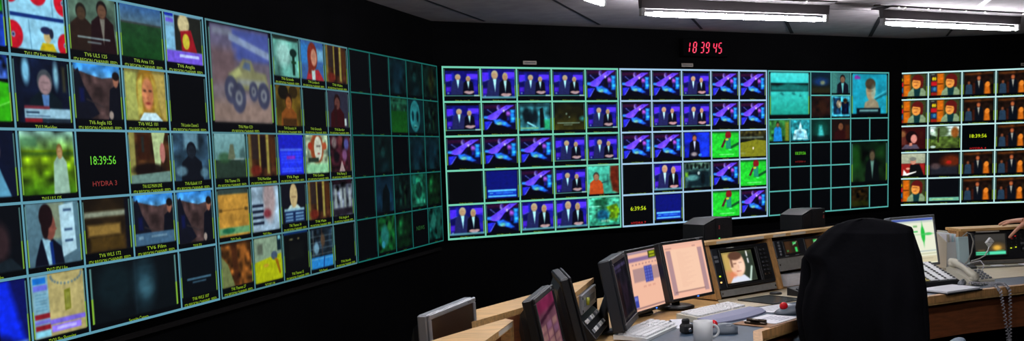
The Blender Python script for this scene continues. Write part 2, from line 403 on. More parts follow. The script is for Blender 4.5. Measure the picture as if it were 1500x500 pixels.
def f_boy(p):
    p.fill((38, 150, 172)); p.blotch(14, 5, .08); p.line((.6, .62), (1, .42), .01, (120, 190, 200)); p.line((.62, .66), (1, .5), .02, (30, 90, 100)); p.rect(.06, .08, .22, .14, (170, 50, 150)); p.rect(.08, .05, .16, .08, (170, 50, 150))
    p.poly([(.36, .72), (.6, .6), (.74, .72), (.82, 1), (.3, 1)], (170, 136, 114)); p.ell(.53, .42, .14, .26, (184, 140, 112)); p.ell(.52, .26, .15, .14, (90, 66, 50)); p.ell(.62, .46, .08, .16, (150, 190, 190), .4, 4); p.rect(.43, .42, .6, .45, (120, 80, 60), .6)
    p.rect(.12, .86, .82, 1, (8, 20, 30)); p.rect(.2, .9, .75, .95, (170, 200, 200), .8)
def f_darkman(p):
    p.vgrad((10, 30, 14), (24, 40, 20)); p.blotch(15, 7, .6); p.ell(.1, .4, .16, .3, (40, 90, 30), .7, 8); p.ell(.8, .3, .2, .1, (40, 70, 30), .5, 8)
    p.person(.58, .18, .3, (120, 90, 70), (34, 26, 22), (12, 16, 18), (120, 140, 130), .8)
def f_blurcar(p):
    p.vgrad((14, 40, 60), (40, 30, 14)); p.ell(.5, .45, .4, .2, (30, 60, 110), .9, 6); p.ell(.6, .5, .12, .1, (170, 150, 110), .8, 4); p.rect(0, .75, 1, 1, (60, 50, 30), .7, 6)
def f_womantl(p):
    p.fill((70, 110, 110)); p.person(.6, .1, .4, (150, 100, 80), (30, 20, 20), (24, 24, 40), (130, 180, 180)); p.rect(0, .0, .3, 1, (90, 140, 130), .6, 5)
def f_brown(p):
    p.fill((44, 20, 16)); p.blotch(16, 6, .4); p.ell(.6, .5, .25, .3, (70, 34, 20), .8, 6)
def f_collage(p):
    p.fill((80, 160, 180)); p.rect(.1, .1, .5, .9, (30, 60, 90)); p.ell(.4, .4, .14, .2, (190, 150, 130)); p.rect(.55, .3, .95, .9, (10, 20, 50)); p.ell(.75, .25, .1, .14, (90, 60, 40)); p.blotch(17, 9, .3)
def f_shirt(p):
    p.fill((60, 110, 60)); p.blotch(18, 7, .3); p.rect(.8, .1, 1, 1, (150, 130, 40), .9, 4); p.person(.42, .08, .26, (150, 100, 70), (30, 24, 20), (40, 130, 200), (40, 110, 180), .9)
def f_castle(p):
    p.vgrad((60, 150, 160), (40, 120, 130)); p.poly([(.1, .95), (.2, .5), (.4, .45), (.5, .1), (.6, .45), (.8, .5), (.9, .95)], (190, 210, 220)); p.rect(.3, .55, .7, .9, (110, 150, 170), .8, 2); p.ell(.5, .3, .05, .16, (220, 230, 240)); p.blotch(19, 10, .2)
def f_tealight(p):
    p.fill((14, 50, 44)); p.ell(.5, .5, .34, .4, (20, 80, 70), .9, 8); p.poly([(.42, .3), (.55, .3), (.7, .9), (.34, .9)], (90, 190, 190), .9, 5); p.rect(0, .8, 1, 1, (8, 20, 20), .8, 4)
def f_darkred(p):
    p.fill((40, 20, 16)); p.person(.5, .1, .45, (140, 80, 56), (24, 12, 12), (60, 16, 16)); p.rect(.75, .3, 1, 1, (90, 40, 20), .7, 5)
def f_brownlot(p):
    p.vgrad((50, 28, 10), (30, 22, 8)); p.blotch(20, 8, .5); p.rect(0, .7, 1, 1, (60, 60, 14), .6, 5)
def f_boyor(p):
    p.fill((64, 70, 40)); p.rect(.22, 0, .46, 1, (196, 110, 20), 1, 4); p.rect(.24, .45, .44, .5, (60, 30, 10), .8, 2); p.rect(.0, .02, .22, .98, (50, 40, 40))
    p.ell(.09, .24, .035, .08, (210, 190, 30)); p.ell(.16, .24, .035, .08, (210, 190, 30)); p.rect(.02, .36, .22, .55, (180, 30, 40)); p.rect(.02, .6, .22, .82, (30, 70, 120)); p.ell(.14, .7, .05, .08, (60, 130, 160)); p.rect(.02, .86, .22, 1, (150, 40, 30))
    p.poly([(.4, .8), (.55, .62), (.9, .64), (1, .8), (1, 1), (.36, 1)], (130, 150, 120)); p.poly([(.58, .62), (.82, .62), (.78, 1), (.6, 1)], (20, 60, 64)); p.ell(.72, .26, .2, .24, (96, 28, 26)); p.ell(.84, .42, .07, .22, (96, 28, 26)); p.ell(.67, .42, .15, .25, (214, 150, 76)); p.poly([(.5, .22), (.7, .1), (.86, .24), (.8, .3), (.6, .26)], (96, 28, 26)); p.rect(.58, .34, .74, .37, (110, 50, 30), .7); p.rect(.6, .5, .7, .53, (130, 50, 40), .7)
    p.rect(.02, .02, .14, .07, (140, 160, 150), .6)
def f_darkmen(p):
    p.fill((30, 18, 12)); p.rect(0, .02, 1, .12, (96, 56, 22), .8, 4); p.blotch(22, 8, .3)
    p.person(.16, .38, .17, (140, 84, 56), (40, 24, 18), (46, 68, 88), None, .8); p.person(.5, .14, .24, (176, 104, 66), (60, 30, 24), (14, 20, 30), (160, 160, 150), .8); p.rect(.3, .5, .37, 1, (80, 34, 20), .9, 3)
    p.poly([(.7, .55), (.86, .5), (.9, 1), (.68, 1)], (190, 110, 30), 1, 3); p.ell(.8, .56, .08, .12, (206, 130, 50)); p.ell(.92, .4, .06, .12, (50, 40, 24), .8, 3)
def f_woman(p):
    p.fill((60, 16, 16)); p.ell(.2, .3, .12, .16, (150, 110, 70), .8, 4); p.rect(.05, .45, .35, .8, (110, 60, 50), .8, 5); p.rect(.8, .2, .9, .5, (70, 30, 20), .9, 3)
    p.poly([(.15, .98), (.3, .78), (.7, .78), (.8, .98)], (90, 84, 100)); p.ell(.52, .44, .2, .28, (28, 12, 16)); p.ell(.6, .52, .11, .2, (200, 140, 130)); p.rect(.44, .7, .54, .84, (190, 130, 110))
def f_park(p):
    p.vgrad((190, 210, 210), (150, 170, 150), 0, .45); p.vgrad((86, 110, 50), (70, 84, 40), .45, 1); p.blotch(23, 12, .25); p.ell(.86, .28, .13, .24, (140, 84, 34), .95, 3); p.ell(.4, .2, .22, .26, (70, 90, 50), .85, 5); p.line((.3, .1), (.28, .7), .03, (50, 44, 30)); p.ell(.1, .5, .12, .08, (40, 60, 36)); p.ell(.1, .92, .1, .06, (170, 190, 180))
def f_cap(p):
    p.vgrad((170, 176, 154), (150, 156, 136), 0, .45); p.rect(0, .45, 1, 1, (150, 40, 36), 1, 2); p.poly([(.48, .5), (.8, .48), (.96, 1), (.44, 1)], (18, 18, 22)); p.ell(.58, .34, .1, .16, (190, 140, 120)); p.ell(.57, .24, .12, .09, (120, 124, 116)); p.poly([(.25, .72), (.36, .9), (.7, .8), (.68, .86), (.36, 1), (.22, 1)], (230, 230, 226)); p.ell(.4, .68, .07, .05, (200, 150, 130))
def f_blur(p):
    p.fill((26, 18, 20)); p.ell(.75, .4, .35, .3, (120, 50, 20), .8, 10); p.ell(.66, .44, .08, .08, (190, 40, 30), .9, 4); p.rect(0, .6, 1, 1, (40, 44, 54), .9, 8); p.ell(.2, .6, .16, .14, (110, 90, 90), .7, 5)
def f_blackteal(p):
    p.fill((10, 12, 18)); p.rect(0, .82, 1, .97, (110, 170, 150)); p.rect(.1, .88, .8, .92, (180, 200, 120), .6)
def f_black(p): p.fill((3, 5, 7))
def f_blacktop(p): p.fill((6, 8, 10)); p.rect(.42, .0, .6, .03, (150, 190, 190), .8)
def f_subt(p): p.fill((10, 16, 22)); p.rect(.15, .62, .85, .66, (110, 150, 170), .7); p.rect(.3, .7, .7, .73, (110, 150, 170), .6)
# left wall
def f_rings(p):
    p.fill((150, 190, 205)); p.rect(0, .46, 1, .52, (20, 50, 110))
    for x, y, r in ((.02, .12, .16), (.52, .08, .18), (1.0, .2, .17), (.04, .80, .17), (1.0, .88, .15)): p.ell(x, y, r, r * 1.25, (190, 24, 44)); p.ell(x, y, .035, .045, (150, 170, 190)); p.ell(x, y, .018, .022, (20, 30, 70))
    p.ell(.66, .78, .07, .10, (190, 160, 110)); p.ell(.64, .68, .10, .06, (40, 44, 80)); p.ell(.74, .72, .04, .08, (40, 40, 60)); p.poly([(.56, .88), (.76, .88), (.82, 1), (.5, 1)], (190, 160, 20)); p.line((.33, .55), (.35, 1), .006, (90, 130, 150)); p.line((.78, 0), (.79, .46), .006, (90, 130, 150))
def f_two(p):
    p.fill((84, 100, 86)); p.blotch(30, 6, .2); p.person(.25, .16, .3, (80, 60, 44), (40, 34, 28), (50, 34, 26)); p.person(.7, .06, .32, (110, 78, 60), (30, 22, 20), (40, 20, 22), (120, 110, 100)); p.rect(.15, .74, .85, .77, (170, 190, 190), .7); p.rect(.35, .82, .65, .85, (170, 190, 190), .6)
def f_field(p):
    p.vgrad((60, 96, 140), (90, 110, 120), 0, .34); p.vgrad((40, 74, 44), (26, 70, 30), .34, 1); p.blotch(31, 9, .08); p.rect(0, .33, 1, .37, (70, 70, 70), .8)
def f_shop(p):
    p.fill((120, 150, 170)); p.rect(0, 0, .22, .08, (30, 50, 150)); p.rect(.02, .12, .22, .2, (110, 90, 180)); p.rect(.25, .04, 1, .75, (40, 40, 34)); p.ell(.5, .2, .16, .2, (190, 170, 130), 1, 3); p.poly([(.4, .35), (.7, .3), (.85, .75), (.42, .75)], (150, 30, 40)); p.ell(.55, .55, .1, .16, (190, 170, 60)); p.rect(0, .76, 1, 1, (120, 90, 190)); p.rect(.35, .82, .9, .88, (190, 190, 220)); p.rect(0, .28, .22, .72, (130, 170, 190))
def f_football(p):
    p.vgrad((30, 60, 130), (60, 80, 130), 0, .36); p.blotch(32, 18, .5); p.poly([(0, .3), (1, .42), (1, 1), (0, 1)], (60, 160, 20)); p.line((.2, 1), (1, .7), .01, (120, 200, 90))
def f_greenblue(p):
    p.fill((30, 60, 140)); p.rect(0, 0, 1, .5, (40, 150, 30)); p.rect(.4, .0, .6, .45, (60, 60, 60), .6, 4); p.blotch(33, 9, .4); p.rect(0, .48, 1, .53, (20, 40, 80))
def f_news(p):
    p.fill((14, 22, 40)); p.blotch(34, 6, .4); p.ell(.2, .2, .07, .2, (130, 180, 200), .95, 4); p.ell(.76, .24, .05, .2, (140, 180, 190), .9, 4); p.rect(.88, .1, .94, .5, (90, 80, 50), .7, 4)
    p.person(.54, .16, .4, (150, 120, 120), (74, 76, 80), (16, 30, 38), (90, 120, 160)); p.rect(.13, .78, 1, .94, (150, 176, 186)); p.rect(.13, .74, .6, .79, (120, 50, 60)); p.rect(.16, .83, .4, .86, (40, 60, 80)); p.rect(.16, .89, .6, .91, (80, 100, 120)); p.rect(.13, .94, .45, 1, (140, 30, 40)); p.rect(.45, .94, 1, 1, (40, 50, 60))
def f_cliff(p):
    p.vgrad((60, 130, 190), (96, 140, 170), 0, .3); p.poly([(0, .12), (.3, .2), (.6, .26), (1, .2), (1, 1), (0, 1)], (78, 58, 56)); p.blotch(35, 9, .2); p.poly([(0, .2), (.1, .1), (.2, .4), (.5, .9), (.3, 1), (0, 1)], (22, 24, 36)); p.poly([(.76, .45), (1, .3), (1, 1), (.7, 1)], (18, 20, 30)); p.ell(.9, .28, .06, .13, (150, 100, 80)); p.ell(.91, .2, .08, .08, (30, 22, 22)); p.rect(.1, .45, .2, .7, (20, 30, 90), .6, 4); p.ell(.76, .92, .05, .08, (150, 130, 120)); p.line((.25, .65), (.6, .78), .012, (60, 50, 50))
def f_cliffb(p):
    f_cliff(p); p.rect(0, .76, 1, 1, (74, 100, 120)); p.rect(.08, .82, .2, .88, (130, 150, 160), .7); p.rect(.4, .82, .8, .86, (130, 150, 160), .7)
def f_blond(p):
    p.fill((120, 96, 44)); p.blotch(36, 5, .2); p.rect(0, 0, .3, 1, (168, 166, 96), .9, 6); p.poly([(.66, 0), (1, 0), (1, 1), (.9, .95), (.7, .35)], (176, 150, 84), .9, 5); p.rect(0, 0, 1, .08, (110, 100, 60), .8, 4)
    p.ell(.52, .46, .25, .5, (150, 110, 40), 1, 4); p.poly([(.3, .25), (.42, .12), (.4, .85), (.28, .9)], (190, 176, 90), .8, 4); p.poly([(.64, .12), (.76, .3), (.84, .9), (.7, .86)], (176, 150, 70), .8, 4)
    p.ell(.54, .48, .14, .31, (196, 128, 90), 1, 3); p.ell(.6, .5, .07, .25, (150, 88, 60), .5, 5); p.poly([(.3, 1), (.42, .84), (.72, .84), (.9, 1)], (190, 204, 206)); p.ell(.47, .42, .04, .025, (70, 44, 36), .8, 2); p.ell(.61, .42, .04, .025, (70, 44, 36), .8, 2); p.ell(.54, .66, .06, .025, (140, 50, 48), .8, 2); p.ell(.54, .55, .03, .03, (170, 100, 74), .7, 2)
def f_whites(p):
    p.fill((16, 24, 46)); p.ell(.3, .3, .14, .3, (130, 170, 190), .8, 5); p.poly([(.3, .6), (.7, .5), (.9, 1), (.2, 1)], (100, 150, 170)); p.ell(.62, .3, .14, .22, (120, 90, 84)); p.rect(0, .8, .4, 1, (110, 170, 190), .7, 4)
def f_farm(p):
    p.vgrad((130, 160, 150), (110, 140, 60), 0, .3); p.vgrad((130, 146, 20), (70, 110, 20), .3, 1); p.blotch(37, 9, .3); p.rect(0, .32, 1, .4, (40, 70, 30), .7, 5); p.rect(.0, .1, .3, .25, (70, 110, 80), .7, 5); p.person(.72, .2, .24, (170, 130, 90), (120, 90, 50), (150, 170, 150), None, .7)
def f_room(p):
    p.fill((70, 44, 24)); p.blotch(38, 7, .3); p.rect(0, 0, .14, 1, (150, 140, 80), .9, 3); p.poly([(.56, 0), (.92, 0), (.8, .4), (.74, .76), (.62, .76)], (170, 176, 130)); p.ell(.82, .42, .07, .2, (170, 110, 100)); p.rect(.2, .05, .5, .55, (60, 30, 16), .9, 3); p.rect(.3, .1, .36, .4, (40, 50, 50), .8, 3); p.ell(.45, .74, .4, .12, (24, 14, 12), .9, 4); p.poly([(0, .84), (1, .78), (1, 1), (0, 1)], (110, 130, 120))
def f_greyfig(p):
    p.fill((50, 70, 84)); p.blotch(39, 6, .3); p.rect(.3, 0, .7, .35, (120, 150, 160), .8, 6); p.person(.5, .2, .34, (34, 40, 48), (22, 26, 34), (20, 24, 32), None, 1.1); p.ell(.2, .8, .16, .1, (120, 150, 160), .7, 4); p.ell(.85, .85, .12, .1, (110, 140, 150), .7, 4)
def f_darkface(p):
    p.fill((12, 16, 22)); p.ell(.62, .55, .18, .3, (64, 44, 46), .9, 8); p.poly([(.4, .9), (.8, .8), (1, 1), (.3, 1)], (30, 40, 46))
def f_profile(p):
    p.vgrad((96, 122, 130), (84, 106, 116)); p.rect(.4, 0, .72, .6, (140, 140, 110), .8, 6); p.poly([(.62, .06), (.9, .02), (.92, .8), (.64, .9)], (170, 190, 196))
    for y in (.12, .44, .62): p.rect(.7, y, .86, y + .04, (40, 60, 90), .8)
    p.poly([(.12, .9), (.24, .58), (.44, .56), (.62, .72), (.66, 1), (.1, 1)], (14, 18, 34)); p.poly([(.26, .56), (.42, .6), (.46, 1), (.36, 1)], (150, 180, 190)); p.poly([(.4, .64), (.46, .62), (.48, 1), (.42, 1)], (20, 50, 110)); p.ell(.42, .38, .11, .22, (130, 76, 64)); p.ell(.36, .22, .13, .2, (36, 20, 22)); p.ell(.33, .36, .07, .22, (36, 20, 22)); p.poly([(.5, .36), (.56, .43), (.5, .46)], (140, 84, 70))
def f_lab(p):
    p.fill((44, 32, 18)); p.blotch(40, 6, .3); p.rect(0, .26, .95, .36, (150, 150, 130), .9, 4); p.rect(.06, .5, .78, .7, (150, 116, 60), .9, 5); p.rect(.1, .72, .85, .98, (90, 66, 26), .8, 5); p.rect(.9, 0, 1, 1, (16, 18, 30), .9, 3)
def f_bluepres(p):
    p.fill((16, 24, 90)); p.poly([(.4, 0), (.7, 0), (.95, 1), (.5, .8)], (20, 50, 200), 1, 8); p.person(.22, .2, .36, (130, 90, 76), (40, 30, 30), (14, 16, 34), (150, 190, 200)); p.rect(0, .95, 1, 1, (120, 140, 170), .7, 3)
def f_neck(p):
    p.fill((172, 152, 104)); p.blotch(41, 6, .06); p.rect(0, 0, .3, 1, (130, 160, 170)); p.rect(.02, .04, .26, .14, (30, 110, 180)); p.rect(.02, .16, .28, .25, (110, 110, 190)); p.rect(.02, .62, .3, .7, (140, 34, 44)); p.rect(.02, .72, .3, .78, (120, 110, 180)); p.rect(.02, .8, .3, .88, (140, 34, 44)); p.rect(.02, .9, .3, .98, (140, 190, 200))
    for k in range(6): p.rect(.05, .3 + k * .05, .26, .32 + k * .05, (90, 130, 150), .7)
    for k in range(14):
        t = math.pi * k / 13; p.ell(.66 - .3 * math.cos(t), .05 + .14 * math.sin(t), .022, .022, (110, 120, 120))
    p.poly([(.6, .3), (.72, .28), (.72, .62), (.6, .64)], (120, 116, 40)); p.rect(.62, .34, .7, .6, (150, 144, 70), .8, 2); p.rect(.3, .74, 1, .82, (126, 104, 190)); p.rect(.32, .84, .9, .95, (150, 120, 210)); p.rect(.42, .87, .8, .92, (200, 190, 230), .7)
def f_xray(p):
    p.fill((12, 20, 24)); p.ell(.6, .45, .12, .4, (50, 80, 90), .8, 16); p.ell(.62, .55, .08, .16, (74, 110, 120), .7, 10); p.ell(.25, .4, .2, .4, (24, 42, 46), .7, 14); p.rect(.48, 0, .5, 1, (60, 80, 90), .25, 2)
def f_truck(p):
    p.vgrad((96, 84, 116), (150, 122, 110)); p.blotch(42, 8, .08); p.rect(.35, .02, 1, .34, (72, 84, 160), 1, 4); p.poly([(.3, .06), (1, .22), (1, .3), (.3, .14)], (150, 160, 190)); p.rect(.04, .03, .36, .1, (150, 150, 160), .7, 3); p.rect(0, .24, .4, .6, (120, 84, 80), .8, 8); p.rect(0, .78, 1, 1, (170, 130, 110), .8, 8)
    p.poly([(.26, .5), (.45, .4), (.52, .32), (.66, .33), (.72, .44), (.92, .46), (.96, .62), (.7, .66), (.34, .64)], (150, 140, 90), 1, 2); p.poly([(.5, .42), (.55, .35), (.64, .36), (.64, .44)], (84, 100, 130)); p.poly([(.28, .5), (.44, .42), (.5, .48), (.32, .56)], (190, 184, 110), .9, 2); p.rect(.4, .54, .9, .6, (170, 170, 180), .6, 3)
    for x, y, r in ((.3, .66, .11), (.42, .74, .12), (.86, .7, .11), (.68, .66, .08)):
        p.ell(x, y, r, r * 1.35, (60, 60, 84)); p.ell(x, y, r * .5, r * .66, (140, 136, 140)); p.ell(x, y, r * .24, r * .3, (70, 70, 90))
    p.mix(np.full_like(p.x, .3), (112, 104, 120))
def f_lamp(p):
    p.fill((110, 160, 150)); p.blotch(43, 5, .2); p.rect(0, .0, 1, .12, (30, 34, 30), .9, 2); p.ell(.4, .45, .28, .3, (170, 196, 190), .8, 10); p.rect(.74, .3, .84, .95, (24, 50, 40)); p.ell(.79, .4, .14, .1, (20, 44, 40)); p.rect(.7, .6, .9, .66, (30, 60, 40))
def f_redhead(p):
    p.fill((70, 100, 150)); p.rect(0, .1, .3, .6, (60, 130, 190), .8, 6); p.rect(.6, .2, 1, .5, (130, 170, 190), .8, 5); p.poly([(.2, 1), (.3, .75), (.75, .72), (1, 1)], (170, 50, 60)); p.poly([(.42, .7), (.6, .7), (.6, 1), (.46, 1)], (180, 190, 190)); p.ell(.5, .4, .22, .36, (130, 50, 36)); p.rect(.3, .4, .44, .85, (130, 50, 36), 1, 3); p.ell(.56, .42, .13, .22, (190, 130, 110))
def f_gold(p):
    p.fill((70, 40, 26)); p.blotch(44, 7, .3); p.rect(.0, 0, .1, 1, (140, 120, 60), .8, 3); p.rect(.36, 0, .42, .9, (160, 140, 70), .9, 2); p.rect(.64, 0, .74, .95, (170, 150, 80), .9, 3); p.rect(.12, .05, .34, .6, (50, 40, 40), .8, 3); p.rect(.44, .05, .62, .8, (34, 22, 24), .9, 3); p.ell(.25, .86, .2, .12, (120, 40, 30), .8, 3); p.rect(.78, .1, .96, .7, (90, 50, 24), .8, 3)
def f_goldman(p):
    p.fill((110, 84, 30)); p.blotch(45, 5, .25); p.ell(.7, .16, .18, .16, (60, 44, 20)); p.ell(.3, .18, .2, .18, (30, 24, 16)); p.person(.5, .2, .4, (160, 96, 50), (40, 24, 16), (140, 80, 34)); p.rect(.25, .82, .8, 1, (60, 40, 20), .8, 3)
def f_womred(p):
    p.fill((54, 50, 66)); p.person(.45, .1, .42, (110, 66, 60), (40, 18, 18), (60, 14, 18)); p.rect(.3, .4, .42, .95, (50, 20, 20), .9, 3); p.rect(.78, .75, .88, .95, (180, 180, 180))
def f_ladyfl(p):
    p.fill((170, 176, 150)); p.blotch(46, 9, .3); p.ell(.5, .36, .3, .4, (150, 74, 44), 1, 4); p.ell(.55, .36, .18, .32, (200, 190, 176)); p.rect(.48, .28, .66, .32, (60, 40, 40), .7); p.rect(.52, .48, .62, .52, (150, 60, 60), .8); p.rect(.1, .6, .56, .72, (50, 60, 50)); p.ell(.2, .3, .1, .1, (170, 60, 40)); p.ell(.85, .3, .1, .1, (180, 90, 60)); p.rect(.0, .75, 1, 1, (140, 190, 150), .8, 5)
def f_party(p):
    p.fill((60, 26, 34)); p.blotch(47, 9, .5)
    for x, y, c in ((.2, .2, (130, 110, 110)), (.5, .15, (120, 60, 60)), (.8, .25, (90, 90, 150)), (.7, .55, (140, 90, 130)), (.3, .6, (20, 14, 20))): p.ell(x, y, .12, .16, c, .9, 4)
    p.poly([(.4, 1), (.55, .7), (.7, 1)], (170, 140, 140))
def f_fieldgrey(p):
    p.vgrad((130, 160, 164), (110, 140, 140), 0, .6); p.rect(0, .6, 1, 1, (50, 64, 54), 1, 3); p.ell(.3, .55, .2, .12, (60, 90, 60), .8, 4); p.poly([(.4, .58), (.5, .25), (.6, .25), (.66, .6)], (110, 110, 90)); p.ell(.9, .5, .1, .16, (70, 90, 90), .8, 4); p.rect(.6, .56, .95, .6, (150, 160, 160), .8)
def f_panel(p):
    p.fill((180, 130, 60)); p.rect(0, 0, 1, .12, (60, 70, 66)); p.blotch(48, 5, .1); p.rect(.02, .42, .12, .48, (60, 50, 30)); p.rect(.86, .42, .96, .48, (60, 50, 30)); p.rect(0, .44, 1, .46, (130, 90, 40)); p.rect(0, .82, 1, .96, (110, 150, 110)); p.ell(.3, .88, .2, .06, (40, 110, 80))
def f_stripes(p):
    p.fill((150, 160, 176)); p.blotch(49, 5, .15); p.ell(.65, .3, .22, .5, (170, 140, 140), .9, 6); p.ell(.55, .62, .14, .1, (130, 50, 60), .9, 4)
    for k in range(4): p.rect(.02, .4 + k * .13, .42, .46 + k * .13, (24, 30, 50))
def f_bald(p):
    p.fill((24, 24, 34)); p.poly([(.1, .75), (.35, .55), (.65, .55), (.9, .75), (.9, .8), (.1, .8)], (190, 196, 190)); p.ell(.5, .32, .16, .3, (190, 160, 120)); p.rect(.4, .34, .6, .37, (110, 80, 60), .6); p.rect(.1, .66, .92, .98, (30, 50, 90)); p.rect(.1, .64, .92, .7, (150, 176, 190))
    for k in range(3):
        p.rect(.14, .75 + k * .08, .44, .79 + k * .08, (130, 160, 190)); p.rect(.54, .75 + k * .08, .88, .79 + k * .08, (130, 160, 190))
def f_crowdw(p):
    p.fill((90, 90, 104)); p.rect(0, 0, 1, .14, (40, 20, 30)); p.blotch(50, 8, .5)
    for x in (.1, .36, .55, .8): p.rect(x, .25, x + .12, .8, (170, 170, 170), .8, 4)
    p.rect(.0, .8, 1, 1, (30, 20, 30), .8, 4)
def f_tree(p):
    p.fill((110, 66, 30)); p.blotch(51, 9, .4); p.poly([(0, .3), (.2, .5), (.4, 1), (0, 1)], (120, 120, 80)); p.poly([(.3, 0), (.5, 0), (.56, 1), (.4, 1)], (70, 36, 20), .8, 4); p.poly([(.6, 0), (.75, 0), (.8, 1), (.7, 1)], (150, 90, 40), .7, 4); p.rect(0, 0, 1, .08, (40, 24, 16), .7, 3)
def f_yellow(p):
    p.fill((176, 170, 20)); p.poly([(0, 0), (1, 0), (1, .42), (0, .54)], (140, 150, 130)); p.rect(.1, .14, .3, .38, (90, 90, 80), .8, 4); p.ell(.72, .45, .12, .1, (80, 90, 110)); p.poly([(.72, .5), (.86, .55), (.95, .86), (.9, .9)], (150, 100, 20)); p.rect(.85, .0, 1, .35, (20, 40, 50)); p.ell(.4, .64, .1, .04, (190, 150, 50)); p.rect(.88, .0, .98, .1, (130, 180, 190))
def f_night(p):
    p.fill((10, 12, 14)); p.rect(0, .0, 1, .06, (30, 90, 170), .9, 4); p.ell(.3, .2, .08, .02, (130, 120, 90)); p.ell(.6, .2, .05, .02, (130, 110, 80)); p.ell(.35, .66, .1, .03, (60, 60, 56), .8, 3); p.rect(.2, .3, .8, .7, (20, 22, 22), .8, 5)
def f_harbour(p):
    p.fill((30, 40, 50)); p.blotch(52, 9, .5)
    for k in range(4): p.rect(.0, .2 + k * .15, 1, .22 + k * .15, (120, 130, 140), .7)
    p.rect(.1, .05, .13, .7, (120, 120, 120), .8); p.rect(.5, .0, .53, .7, (90, 60, 50), .8); p.ell(.25, .5, .12, .14, (140, 170, 190), .8, 3); p.ell(.55, .32, .1, .16, (110, 80, 60), .8, 3); p.rect(0, .72, 1, 1, (50, 130, 190)); p.rect(0, .76, 1, .78, (150, 180, 200), .7); p.line((.6, .75), (.55, 1), .02, (30, 60, 120))
def f_dimblue(p): p.fill((12, 34, 40)); p.blotch(53, 6, .4); p.ell(.5, .5, .3, .4, (14, 40, 54), .7, 10)
def f_dimteal(p): p.fill((10, 26, 26)); p.person(.5, .2, .4, (18, 44, 44), (8, 20, 20), (10, 30, 34)); p.blotch(54, 6, .3)
def f_dimwarm(p): p.fill((10, 28, 24)); p.ell(.6, .5, .2, .4, (40, 36, 16), .8, 8); p.blotch(55, 7, .4)
def f_dimfield(p):
    p.fill((22, 64, 34)); p.rect(0, .0, 1, .36, (30, 66, 50)); p.blotch(56, 12, .3); p.rect(0, .12, 1, .16, (50, 110, 90), .6); p.vgrad((20, 70, 26), (28, 84, 30), .38, 1)
def f_mask(p):
    p.fill((10, 40, 46)); p.ell(.45, .5, .34, .48, (46, 110, 116)); p.ell(.3, .5, .07, .16, (12, 40, 50)); p.ell(.6, .5, .07, .16, (12, 40, 50)); p.ell(.46, .82, .12, .06, (80, 140, 140)); p.ell(.46, .84, .08, .02, (12, 40, 50)); p.blotch(57, 6, .15)
def f_bluegrey(p): p.fill((18, 44, 62)); p.poly([(.3, 1), (.4, .4), (.6, .2), (.8, .5), (.75, 1)], (6, 16, 20)); p.blotch(58, 5, .3)
def f_dimfig(p): p.fill((8, 22, 20)); p.rect(.3, .2, .45, .9, (24, 60, 54), .8, 3); p.rect(.6, .3, .7, .9, (30, 60, 40), .8, 3); p.blotch(59, 8, .5)
def f_dial(p): p.fill((20, 70, 56)); p.ell(.5, .5, .34, .4, (34, 100, 80)); p.ell(.5, .5, .2, .26, (20, 56, 46)); p.rect(.1, .8, .9, .92, (60, 130, 110), .8); p.blotch(60, 9, .3); p.rect(.1, .05, .3, .3, (30, 100, 90))
def f_flowers(p): p.fill((16, 60, 30)); p.blotch(61, 9, .5); p.ell(.4, .55, .24, .3, (50, 120, 120), .8, 4); p.ell(.7, .3, .14, .14, (60, 120, 60), .8, 4); p.ell(.3, .8, .1, .1, (60, 130, 150))
def f_dimgreen(p): p.fill((8, 28, 14)); p.ell(.3, .4, .2, .3, (20, 70, 40), .8, 6); p.ell(.7, .5, .16, .3, (14, 40, 20), .8, 6); p.blotch(62, 7, .4)
def f_tealtree(p): p.fill((12, 50, 46)); p.blotch(63, 9, .5); p.poly([(.1, .5), (.4, .1), (.6, .4), (.4, .7)], (50, 110, 100), .8, 3); p.rect(.6, .2, .9, .9, (30, 80, 70), .7, 5)
# desk screens
def f_crtface(p):
    p.fill((60, 66, 46)); p.rect(0, 0, .36, 1, (190, 160, 90), 1, 8); p.rect(.66, .1, 1, 1, (44, 54, 44), 1, 6); p.rect(.0, .6, .3, 1, (200, 130, 90), .8, 8); p.poly([(.1, 1), (.25, .8), (.6, .78), (.8, 1)], (215, 220, 235)); p.ell(.45, .42, .24, .4, (235, 190, 160), 1, 2); p.ell(.42, .14, .22, .14, (90, 60, 46), 1, 2); p.rect(.24, .1, .3, .5, (90, 60, 46), .9, 3)
    p.rect(.32, .38, .42, .41, (90, 50, 40), .9); p.rect(.5, .36, .6, .39, (90, 50, 40), .9); p.ell(.47, .5, .03, .07, (210, 150, 120)); p.rect(.38, .63, .54, .66, (170, 80, 70), .9); p.ell(.55, .5, .12, .2, (255, 225, 205), .5, 5); p.rect(.80, .02, .84, .2, (250, 250, 250)); p.rect(.80, .26, .84, .42, (230, 230, 235)); p.line((.9, .55), (.76, 1), .03, (190, 215, 200)); p.ell(.25, .75, .12, .1, (230, 120, 90), .5, 4)
